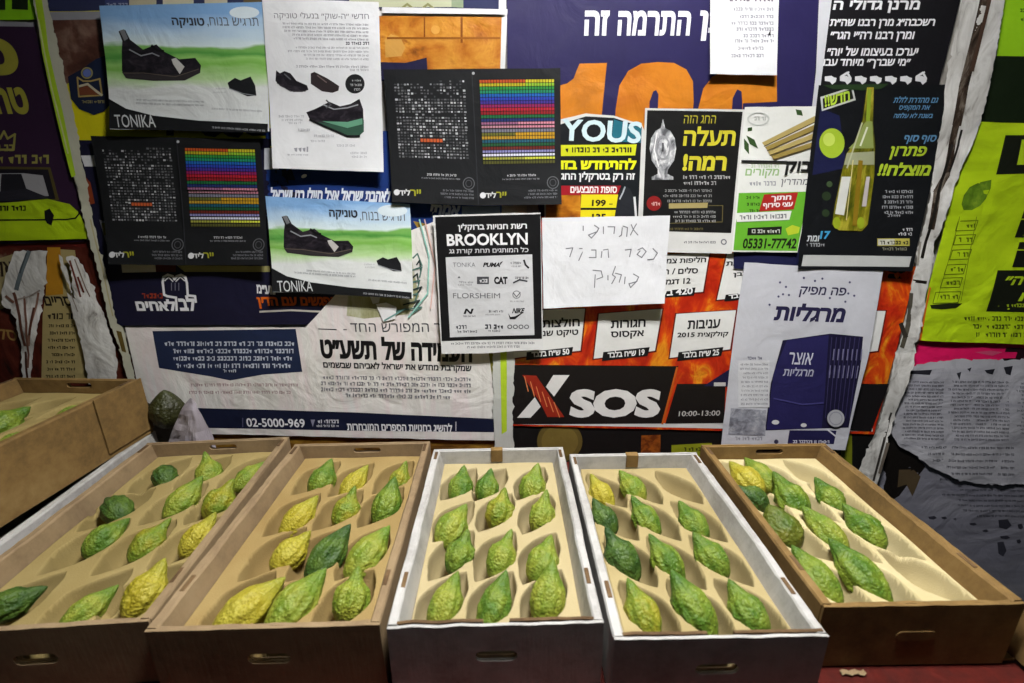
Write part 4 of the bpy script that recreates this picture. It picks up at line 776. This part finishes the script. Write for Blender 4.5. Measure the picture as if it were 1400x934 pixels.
BX = {
 1: dict(label='leftmost brown carton of citrons, dim and cut off by the picture edge', cx=-.722, cy=.780, W=.345, Ln=.535, yaw=.066, mat=KRAFTG, seed=1),
 2: dict(label='greyish brown carton of green and yellow citrons, left of the white cartons', cx=-.366, cy=.768, W=.334, Ln=.515, yaw=.022, mat=KRAFTG, seed=2),
 3: dict(label='left white carton of citrons with a notched front rim', cx=-.0315, cy=.752, W=.312, Ln=.482, yaw=.016, mat=WHITEC, seed=3, style='white'),
 4: dict(label='right white carton of citrons with one empty pocket', cx=.2835, cy=.726, W=.300, Ln=.476, yaw=.010, mat=WHITEC, seed=4, style='white'),
 5: dict(label='rightmost brown citron carton with pale foam and two empty pockets', cx=.606, cy=.768, W=.302, Ln=.462, yaw=.006, mat=KRAFT, seed=5, filled=True),
}
ROOT = {}
for k, a in BX.items():
    ROOT[k] = make_box(**a)
# the carton standing higher at the left, on a white one that is mostly outside the picture
make_box('white carton under the raised brown one, only its pale rim showing', -1.084, .822, .326, .535, .056, WHITEC, seed=8, style='white', group=None)
b0yaw = -.056
B0 = dict(cx=-1.113, cy=.838, W=.33, Ln=.52)
make_box('raised brown carton at far left, stacked above the other boxes', B0['cx'], B0['cy'], B0['W'], B0['Ln'], b0yaw, KRAFT, H=.148, base=TOP + .002, seed=9, group='flat cartons of citrons on the table', foam_z=-.036)
r0 = [o for o in COL.objects if o.get('label', '').startswith('raised brown')][0]
bm = bmesh.new(); add_box(bm, .1652, .1695, .13, .2615, .012, .1495, .0015); link_bm('corner_flap', bm, KRAFT, r0)
bm = bmesh.new(); add_box(bm, .172, .177, -.30, -.131, .006, .0985, .001); add_box(bm, .152, .1715, -.229, -.131, .002, .006, .0008)
link_bm('side_flap', bm, KRAFT, ROOT[5])

# ------------------------------------------------------------------ foam trays with leaf-shaped pockets
def foam(name, c1, c2):
    m, bs = new_mat(name, .85, .15); L = m.node_tree.links
    tc = nn(m, 'ShaderNodeTexCoord'); n = nn(m, 'ShaderNodeTexNoise'); n.inputs['Scale'].default_value = 9; n.inputs['Detail'].default_value = 7; L.new(tc.outputs['Object'], n.inputs['Vector'])
    r = ramp(m, [(.35, lin(c1)), (.65, lin(c2))]); L.new(n.outputs[0], r.inputs[0]); L.new(r.outputs[0], bs.inputs['Base Color'])
    v = nn(m, 'ShaderNodeTexNoise'); v.inputs['Scale'].default_value = 420; v.inputs['Detail'].default_value = 2; L.new(tc.outputs['Object'], v.inputs['Vector'])
    bp = nn(m, 'ShaderNodeBump'); bp.inputs['Strength'].default_value = .25; bp.inputs['Distance'].default_value = .002; L.new(v.outputs[0], bp.inputs['Height']); L.new(bp.outputs[0], bs.inputs['Normal'])
    return m
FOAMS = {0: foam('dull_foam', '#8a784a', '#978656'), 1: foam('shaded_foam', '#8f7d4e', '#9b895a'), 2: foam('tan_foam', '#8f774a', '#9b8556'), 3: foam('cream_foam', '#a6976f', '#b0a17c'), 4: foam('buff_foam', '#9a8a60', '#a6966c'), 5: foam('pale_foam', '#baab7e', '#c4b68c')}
def make_tray(label, bx, pockets, lean, mat, H=HB, base=None, foam_z=-.034, rail=.016, size=(.070, .0345)):
    cx, cy, W, Ln, yaw = bx['cx'], bx['cy'], bx['W'], bx['Ln'], bx['yaw']
    base = TOP - H if base is None else base
    w, l = W / 2 - rail - .0105, Ln / 2 - .0135
    z1 = H + foam_z; z0 = .0045
    cs, sn = math.cos(-yaw), math.sin(-yaw); loc = []
    for (x, y) in pockets:
        dx, dy = x - cx, y - cy; loc.append((dx * cs - dy * sn, dx * sn + dy * cs))
    st = .0012; nx, ny = int(2 * w / st), int(2 * l / st)
    ca, sa = math.cos(lean), math.sin(lean); a_, b_ = size
    gx, gy = np.meshgrid(np.linspace(-w, w, nx + 1), np.linspace(-l, l, ny + 1))
    acc = np.zeros_like(gx)
    for ox in (-.25, .25):
        for oy in (-.25, .25):
            X, Y = gx + ox * st * 1.4, gy + oy * st * 1.4
            X2, Y2 = X + .0012 * np.sin(Y * 61 + cx * 9) + .0008 * np.sin(Y * 143), Y + .0012 * np.sin(X * 57)
            best = np.zeros_like(gx)
            for (qx, qy) in loc:
                dx, dy = X2 - qx, Y2 - qy
                u = np.abs(dx * sa + dy * ca) / a_; v = dx * ca - dy * sa
                wd = b_ * np.clip(1 - np.clip(u, 0, 1) ** 1.8, 0, 1) ** .95
                k = np.clip(1 - (v / np.maximum(wd, 1e-5)) ** 2, 0, 1)
                dep = k ** .46 * np.clip((wd / b_) * 1.25, 0, 1) ** .95
                best = np.maximum(best, np.where(u < 1, dep, 0))
            acc += best * .25
    Z = z1 - .070 * acc + .0008 * np.sin(gx * 40 + cx * 20) * np.sin(gy * 33)
    vs = np.stack([gx, gy, Z], -1).reshape(-1, 3).tolist(); fs = []
    q = nx + 1
    for j in range(ny):
        for i in range(nx): fs.append((j * q + i, j * q + i + 1, (j + 1) * q + i + 1, (j + 1) * q + i))
    ring = [i for i in range(q)] + [j * q + nx for j in range(1, ny + 1)] + [ny * q + i for i in range(nx - 1, -1, -1)] + [j * q for j in range(ny - 1, 0, -1)]
    n0 = len(vs)
    for i in ring: vs.append((vs[i][0], vs[i][1], z0))
    R = len(ring)
    for i in range(R): fs.append((ring[(i + 1) % R], ring[i], n0 + i, n0 + (i + 1) % R))
    o = link_mesh('foam_tray', vs, fs, mat, smooth=True, loc=(cx, cy, base)); o.rotation_euler = (0, 0, yaw)
    setp(o, label, 'foam tray', 'foam trays with leaf shaped pockets'); return o

# ------------------------------------------------------------------ citrons
def rind(name, base, tip, patch, rough=.5):
    """bumpy citron skin; the tip end stays greener than the body, with patches of ripening"""
    m, bs = new_mat(name, rough, .38); L = m.node_tree.links
    tc = nn(m, 'ShaderNodeTexCoord'); oi = nn(m, 'ShaderNodeObjectInfo')
    of = nn(m, 'ShaderNodeVectorMath', operation='ADD'); mu = nn(m, 'ShaderNodeMath', operation='MULTIPLY'); mu.inputs[1].default_value = 13
    L.new(oi.outputs['Random'], mu.inputs[0]); cb = nn(m, 'ShaderNodeCombineXYZ'); L.new(mu.outputs[0], cb.inputs[0]); L.new(mu.outputs[0], cb.inputs[1])
    L.new(tc.outputs['Object'], of.inputs[0]); L.new(cb.outputs[0], of.inputs[1])
    n1 = nn(m, 'ShaderNodeTexNoise'); n1.inputs['Scale'].default_value = 34; n1.inputs['Detail'].default_value = 6; L.new(of.outputs[0], n1.inputs['Vector'])
    r = ramp(m, [(.38, lin(base)), (.62, lin(patch))]); L.new(n1.outputs[0], r.inputs[0])
    sp = nn(m, 'ShaderNodeSeparateXYZ'); L.new(tc.outputs['Object'], sp.inputs[0])
    mr = nn(m, 'ShaderNodeMapRange'); mr.inputs[1].default_value = .012; mr.inputs[2].default_value = .055; L.new(sp.outputs['Z'], mr.inputs[0])
    ml = nn(m, 'ShaderNodeMath', operation='MULTIPLY'); ml.inputs[1].default_value = .8; L.new(mr.outputs[0], ml.inputs[0])
    mx = nn(m, 'ShaderNodeMix', data_type='RGBA'); L.new(ml.outputs[0], mx.inputs[0]); L.new(r.outputs[0], mx.inputs[6]); mx.inputs[7].default_value = (*lin(tip), 1)
    # fine pores and small blemishes
    vo = nn(m, 'ShaderNodeTexVoronoi'); vo.inputs['Scale'].default_value = 250; vo.feature = 'SMOOTH_F1'; L.new(of.outputs[0], vo.inputs['Vector'])
    n2 = nn(m, 'ShaderNodeTexNoise'); n2.inputs['Scale'].default_value = 95; n2.inputs['Detail'].default_value = 5; n2.inputs['Roughness'].default_value = .7; L.new(of.outputs[0], n2.inputs['Vector'])
    bl = ramp(m, [(.0, (1, 1, 1)), (.66, (1, 1, 1)), (.74, (.55, .45, .3))]); L.new(n2.outputs[0], bl.inputs[0])
    m2 = nn(m, 'ShaderNodeMix', data_type='RGBA', blend_type='MULTIPLY'); m2.inputs[0].default_value = .6; L.new(mx.outputs[2], m2.inputs[6]); L.new(bl.outputs[0], m2.inputs[7]); L.new(m2.outputs[2], bs.inputs['Base Color'])
    ad = nn(m, 'ShaderNodeMath', operation='MULTIPLY_ADD'); ad.inputs[1].default_value = -1.0; L.new(vo.outputs['Distance'], ad.inputs[0]); L.new(n2.outputs[0], ad.inputs[2])
    bp = nn(m, 'ShaderNodeBump'); bp.inputs['Strength'].default_value = .68; bp.inputs['Distance'].default_value = .0036; L.new(ad.outputs[0], bp.inputs['Height']); L.new(bp.outputs[0], bs.inputs['Normal'])
    return m
SKIN = {
 'D': ('dark green', rind('dark_green_rind', '#2c4918', '#24421b', '#4d6622')),
 'G': ('green', rind('green_rind', '#476819', '#395c1d', '#738529')),
 'L': ('lime green', rind('lime_green_rind', '#687f24', '#4f6f22', '#899031')),
 'M': ('yellow and green', rind('mottled_rind', '#908b25', '#4e6d20', '#687d22')),
 'Y': ('yellow', rind('yellow_rind', '#9d9022', '#788025', '#a69c33')),
 'K': ('dark olive', rind('dark_olive_rind', '#2b2d10', '#323914', '#24240d')),
 'O': ('olive green', rind('olive_rind', '#485d1b', '#3e531b', '#63661d')),
}
def citron_mesh(seed, ratio=1.6, neck=.5):
    """unit citron: length about 2*ratio*R with R = 1 scaled later; tip at +Z"""
    rnd = random.Random(seed); nu, nv = 72, 56; vs = []; fs = []
    of = Vector((rnd.random() * 50, rnd.random() * 50, rnd.random() * 50)); rg = rnd.randint(8, 12); ph = rnd.random() * 6; amp = rnd.uniform(.02, .055)
    bend = rnd.uniform(-.16, .16); wart = rnd.uniform(.03, .055)
    for j in range(nv + 1):
        t = j / nv; z = -ratio + 2 * ratio * t
        prof = max(0, math.sin(math.pi * t ** .88)) ** (.52 + .26 * min(1, t * 1.6)) * (1 - .2 * max(0, t - .35))
        if t > .62: prof *= 1 - neck * .42 * math.sin(math.pi * (t - .62) / .38) ** 1.0 * .75
        if t > .93: prof = max(prof * .9, .105 * (1 - ((t - .93) / .07) ** 4))
        if t < .06: prof *= .9
        for i in range(nu):
            a = 2 * math.pi * i / nu; d = Vector((math.cos(a) * prof, math.sin(a) * prof, z))
            k = 1 + amp * 1.15 * math.cos(rg * a + ph + .6 * math.sin(3 * t * 3)) * math.sin(math.pi * t)
            nz = noise.noise(d * 2.1 + of) * .06 + noise.noise(Vector((d.x, d.y, d.z * .6)) * 6.5 + of) * wart * .55 + noise.noise(Vector((d.x, d.y, d.z * .7)) * 14 + of) * wart * .85
            k += nz * (1 if t < .93 else .3)
            vs.append((d.x * k + bend * (t - .5) ** 2 * 3, d.y * k, z + (.05 * noise.noise(d * 1.3 + of))))
    for j in range(nv):
        for i in range(nu): fs.append((j * nu + i, j * nu + (i + 1) % nu, (j + 1) * nu + (i + 1) % nu, (j + 1) * nu + i))
    fs.append(tuple(range(nu - 1, -1, -1))); fs.append(tuple(nv * nu + i for i in range(nu)))
    return vs, fs
SHAPES = [citron_mesh(100 + i, r, n) for i, (r, n) in enumerate(((1.6, .6), (1.8, .9), (1.9, .5), (1.55, 1.1), (1.75, 1.3), (2.0, .4), (1.3, .1), (1.65, .8)))]
MESHES = {}
def citron(pos, radius, direction, skin, shape, label, group='citrons in the foam pockets'):
    key = (shape, skin)
    vs, fs = SHAPES[shape]
    R = .028
    if key not in MESHES:
        me = bpy.data.meshes.new('citron'); me.from_pydata([(x * R, y * R, z * R) for x, y, z in vs], [], fs)
        me.materials.append(SKIN[skin][1]); me.polygons.foreach_set('use_smooth', [True] * len(me.polygons)); MESHES[key] = me
    o = bpy.data.objects.new('citron', MESHES[key]); COL.objects.link(o)
    o.location = pos; o.scale = (radius / R,) * 3
    q = Vector((0, 0, 1)).rotation_difference(Vector(direction).normalized()); sp = Matrix.Rotation(random.uniform(0, 6.28), 4, 'Z')
    o.rotation_euler = (q.to_matrix().to_4x4() @ sp).to_euler()
    return setp(o, label, 'citron', group)
ROWN = ['back row', 'second row from back', 'third row from back', 'front row']; COLN = ['left', 'middle', 'right']
BOXN = {1: 'leftmost brown carton', 2: 'greyish brown carton', 3: 'left white carton', 4: 'right white carton', 5: 'rightmost brown carton'}
# per pocket, back row first: (picture x, picture y, picture width, skin, tip elevation deg, extra yaw deg, shape) ; None skin = empty pocket
CT = {
 1: [(222, 647, 32, 'D', 12, -60, 0), (283, 642, 36, 'L', 48, -50, 4), (340, 648, 30, 'L', 22, 12, 2),
     (155, 692, 38, 'D', 8, -75, 1), (250, 680, 40, 'L', 34, 4, 2), (300, 681, 42, 'M', 44, 8, 3),
     (142, 732, 42, 'G', 22, 8, 0), (203, 737, 42, 'M', 32, 6, 4), (271, 730, 40, 'Y', 36, 8, 1),
     (14, 822, 46, 'D', 6, 30, 0), (118, 830, 40, 'L', 14, 10, 5), (199, 803, 52, 'Y', 38, 0, 7)],
 2: [(441, 652, 38, 'G', 42, -4, 0), (484, 658, 32, 'Y', 30, 8, 5), (546, 652, 30, 'M', 46, 2, 1),
     (409, 705, 40, 'Y', 26, 6, 2), (473, 694, 40, 'M', 50, -6, 4), (529, 686, 42, 'G', 50, -6, 2),
     (398, 752, 44, 'Y', 22, 10, 0), (449, 754, 48, 'D', 26, 4, 5), (504, 754, 50, 'L', 24, 8, 2),
     (340, 828, 56, 'Y', 14, 16, 5), (405, 822, 60, 'L', 22, 8, 2), (480, 812, 52, 'L', 48, -14, 3)],
 3: [(630, 661, 36, 'G', 44, -16, 7), (666, 663, 34, 'G', 50, -12, 0), (729, 661, 40, 'L', 52, -6, 7),
     (619, 717, 46, 'L', 30, 4, 0), (684, 694, 42, 'M', 52, -8, 3), (742, 699, 38, 'L', 52, -10, 1),
     (630, 753, 44, 'G', 44, -4, 3), (687, 756, 44, 'L', 42, -2, 4), (744, 763, 46, 'L', 36, 0, 0),
     (610, 822, 48, 'L', 36, -4, 2), (678, 823, 48, 'G', 34, -4, 5), (750, 811, 52, 'L', 52, -10, 2)],
 4: [(821, 671, 34, 'Y', 36, 0, 1), (864, 663, 36, 'L', 34, 6, 0), (921, 664, 0, None, 0, 0, 0),
     (825, 704, 36, 'D', 40, 8, 7), (881, 704, 38, 'G', 34, 2, 1), (946, 710, 40, 'G', 28, -4, 7),
     (848, 756, 50, 'D', 44, 8, 4), (910, 762, 44, 'G', 36, 4, 1), (971, 757, 46, 'G', 36, 6, 0),
     (877, 832, 50, 'M', 38, -6, 1), (946, 826, 56, 'G', 40, 4, 2), (1021, 831, 52, 'G', 32, -4, 7)],
 5: [(1020, 652, 40, 'Y', 22, 0, 0), (1040, 646, 34, 'L', 20, -8, 2), (1100, 648, 0, None, 0, 0, 0),
     (1028, 678, 38, 'D', 34, 40, 3), (1081, 676, 44, 'G', 36, -10, 1), (1135, 677, 38, 'G', 34, -12, 7),
     (1070, 720, 56, 'O', 52, 0, 6), (1129, 723, 42, 'L', 26, -4, 5), (1182, 718, 46, 'G', 30, -6, 7),
     (1116, 785, 50, 'G', 26, -8, 2), (1176, 780, 54, 'G', 26, -6, 5), (1262, 768, 0, None, 0, 0, 0)],
}
LEAN = {1: math.radians(23), 2: math.radians(25), 3: math.radians(29), 4: math.radians(-27), 5: math.radians(-27)}
for k, rows in CT.items():
    bx = BX[k]; pockets = []
    cs, sn = math.cos(bx['yaw']), math.sin(bx['yaw'])
    wi, li = bx['W'] / 2 - .03, bx['Ln'] / 2 - .014
    for n, (x, y, wpx, skin, elv, dyaw, shp) in enumerate(rows):
        r_, c_ = divmod(n, 3)
        # regular pocket grid of the tray, pulled a little towards where this citron lies
        gx, gy = (-1 + c_) * wi * .66, li * (.74 - r_ * .5)
        p_ = on_z(x, y, TOP - .026)
        dx, dy = p_.x - bx['cx'], p_.y - bx['cy']; lx, ly = dx * cs + dy * sn, -dx * sn + dy * cs
        mxw, myl = wi - .038, li - .060
        px_, py_ = lx + {1: -.004, 2: -.010, 3: -.016}.get(k, .016), ly - .004
        px_, py_ = max(-mxw, min(mxw, .45 * px_ + .55 * gx)), max(-myl, min(myl, .5 * py_ + .5 * (gy)))
        pockets.append((bx['cx'] + px_ * cs - py_ * sn, bx['cy'] + px_ * sn + py_ * cs))
        if skin:
            zc = (p_ - EYE).dot(fwd); rad = wpx * .5 * zc / FPX
            yw = LEAN[k] + math.radians(dyaw if k <= 3 else -dyaw) + bx['yaw'] * -1
            e = math.radians(elv)
            citron(p_ + Vector((0, .004, -.008)), rad * .94, (math.sin(yw) * math.cos(e), math.cos(yw) * math.cos(e), math.sin(e)), skin, shp,
                   f'{SKIN[skin][0]} citron, {ROWN[r_]}, {COLN[c_]} pocket of the {BOXN[k]}')
    make_tray(f'{("dim", "buff", "cream", "tan", "pale")[k-1]} foam tray inside the {BOXN[k]}', bx, pockets, LEAN[k], FOAMS[(1, 2, 3, 4, 5)[k - 1]], size={1: (.078, .043), 2: (.074, .039), 5: (.073, .036)}.get(k, (.070, .0345)))
# raised carton: tray and the three citrons one can see
bz = dict(B0, yaw=b0yaw); top0 = TOP + .15
PK0 = [(-1.113 + dx, .838 + dy) for dx in (-.085, .0, .085) for dy in (-.17, -.06, .055, .165)]
make_tray('shadowed foam tray inside the raised brown carton', bz, PK0, math.radians(25), FOAMS[0], H=.148, base=TOP + .002, foam_z=-.036)
for (x, y, wpx, skin, elv, yw, shp, lb) in ((4, 577, 42, 'G', 20, 25, 0, 'green citron at the picture edge inside the raised brown carton'), (100, 562, 22, 'L', 8, 27, 5, 'pale lime citron lying low near the back hand hole of the raised carton'), (22, 600, 26, 'L', 8, 27, 2, 'pale lime citron lying low in the near pocket of the raised carton')):
    p_ = on_z(x, y, top0 - .034); zc = (p_ - EYE).dot(fwd); e, yw = math.radians(elv), math.radians(yw)
    citron(p_ + Vector((0, 0, -.006)), wpx * .5 * zc / FPX, (math.sin(yw) * math.cos(e), math.cos(yw) * math.cos(e), math.sin(e)), skin, shp, lb)

# ------------------------------------------------------------------ bag and round fruit against the wall
pf = on_z(230, 556, TOP - .02); citron(Vector((-.897, 1.106, TOP + .060)), .041, (.05, .02, 1), 'K', 6, 'large dark round citron standing behind the grey bag by the wall', None)
bag = bmesh.new(); rows = []
for j in range(17):
    t = j / 16; row = []
    for i in range(40):
        a = i / 40 * 4; k = int(a); f = a - k                    # four-sided folded bag: left, front ridge, right, back
        q = ((-.100, .0), (.022, -.030), (.066, .0), (-.01, .018)); (ax, ay), (bx, by) = q[k], q[(k + 1) % 4]
        x, y = ax + (bx - ax) * f, ay + (by - ay) * f
        m_ = (1 - t) ** .72 * (1 + .08 * math.sin(math.pi * t)) + .03
        x, y = x * m_ + .022 * t, y * m_ * (1 + .35 * math.sin(f * math.pi) * t)
        n_ = noise.noise(Vector((x * 38, t * 5, y * 38)))
        row.append(bag.verts.new((x + .004 * n_, y + .005 * noise.noise(Vector((x * 60, t * 9, 4))), (.222 * t) + (.006 * n_ if j else 0))))
    rows.append(row)
for j in range(16):
    for i in range(40): bag.faces.new((rows[j][i], rows[j][(i + 1) % 40], rows[j + 1][(i + 1) % 40], rows[j + 1][i]))
bag.faces.new(rows[0]); bag.faces.new(rows[-1])
bo = link_bm('plastic_bag', bag, textured('grey_plastic', [(.3, '#7d767c'), (.55, '#938c93'), (.75, '#a59fa6')], (20, 20, 9), 5, .35, .45), loc=(-.828, 1.074, TT))
setp(bo, 'grey white folded plastic bag standing behind the leftmost brown carton', 'bag')
# torn white scrap lying on the cloth
b = bmesh.new(); p_ = on_z(1165, 921, TT); vs = []
for j in range(4):
    for i in range(9): vs.append(b.verts.new((-.018 + .036 * i / 8 + .001 * ((i * 7 + j * 3) % 3), -.004 + .0025 * j + .0015 * math.sin(i * 1.7), .001 + .0018 * abs(math.sin(i * .9 + j)))))
for j in range(3):
    for i in range(8): b.faces.new((vs[j * 9 + i], vs[j * 9 + i + 1], vs[(j + 1) * 9 + i + 1], vs[(j + 1) * 9 + i]))
sc_ = link_bm('paper_scrap', b, KRAFTG, loc=(p_.x, p_.y, TT + .001)); setp(sc_, 'small torn pale card scrap on the red cloth in front of the rightmost carton', 'paper scrap')

# ------------------------------------------------------------------ the stall's own lamp, hanging over the table
lx, ly, lz = .22, .53, 2.62
lp = empty('hanging_lamp', (lx, ly, lz)); setp(lp, 'tube lamp hanging over the stall table, deep metal shade added to trim its light', 'lamp')
em = bpy.data.materials.new('lit_tube'); em.use_nodes = True; nt = em.node_tree; nt.nodes.clear()
e_ = nt.nodes.new('ShaderNodeEmission'); e_.inputs[0].default_value = (1.0, .985, .955, 1); e_.inputs[1].default_value = LAMP_POWER; ou = nt.nodes.new('ShaderNodeOutputMaterial'); nt.links.new(e_.outputs[0], ou.inputs[0])
for dy in (-.045, .045):
    b = bmesh.new(); bmesh.ops.create_cone(b, cap_ends=True, segments=16, radius1=.019, radius2=.019, depth=.38, matrix=Matrix.Translation((0, dy, 0)) @ Matrix.Rotation(math.pi / 2, 4, 'Y')); link_bm('tube', b, em, lp, smooth=True)
metal, mb = new_mat('dark_painted_metal', .6, .3); mb.inputs['Base Color'].default_value = (.06, .06, .065, 1)
SE, SY, HE, HY = .25, .13, .15, .175           # shade added to shape the light: half length, half width, end and side depths
b = bmesh.new(); add_box(b, -SE - .012, SE + .012, -SY - .012, SY + .012, .05, .065)
for x in (-SE - .006, SE + .006): add_box(b, x - .005, x + .005, -SY - .01, SY + .01, -HE, .0505)
for y in (-SY - .006, SY + .006): add_box(b, -SE, SE, y - .005, y + .005, -HY, .0505)
link_bm('shade', b, metal, lp)
for x in (-.2, .2):
    b = bmesh.new(); bmesh.ops.create_cone(b, cap_ends=True, segments=8, radius1=.004, radius2=.004, depth=.6, matrix=Matrix.Translation((x, 0, .37))); link_bm('cord', b, metal, lp)

# unseen canopy added above lamp and table to block sky light
b = bmesh.new(); nx, ny = 30, 20; vs = []
for j in range(ny):
    for i in range(nx):
        u, v = i / (nx - 1), j / (ny - 1); vs.append(b.verts.new((-3.2 + 6.4 * u, -2.2 + 3.6 * v, 3.45 + .35 * v - .05 * math.sin(math.pi * (u * 6 % 1)))))
for j in range(ny - 1):
    for i in range(nx - 1): b.faces.new((vs[j * nx + i], vs[j * nx + i + 1], vs[(j + 1) * nx + i + 1], vs[(j + 1) * nx + i]))
cp = empty('sky_block_canopy', (0, 0, 3.4)); setp(cp, 'dark cloth canopy added out of view to block the sky', 'canopy')
cc = link_bm('cloth', b, textured('dark_canvas', [(.3, '#2a2c30'), (.6, '#34363a'), (.8, '#3c3e44')], (20, 20, 20), 4, .9, .1), cp, smooth=True, loc=(0, 0, -3.4))
for x in (-3.1, 3.1):
    for y in (-2.1, 1.08):
        b = bmesh.new(); add_box(b, x - .025, x + .025, y - .025, y + .025, -3.4, .06 if y < 0 else .36, .002); link_bm('pole', b, metal, cp)
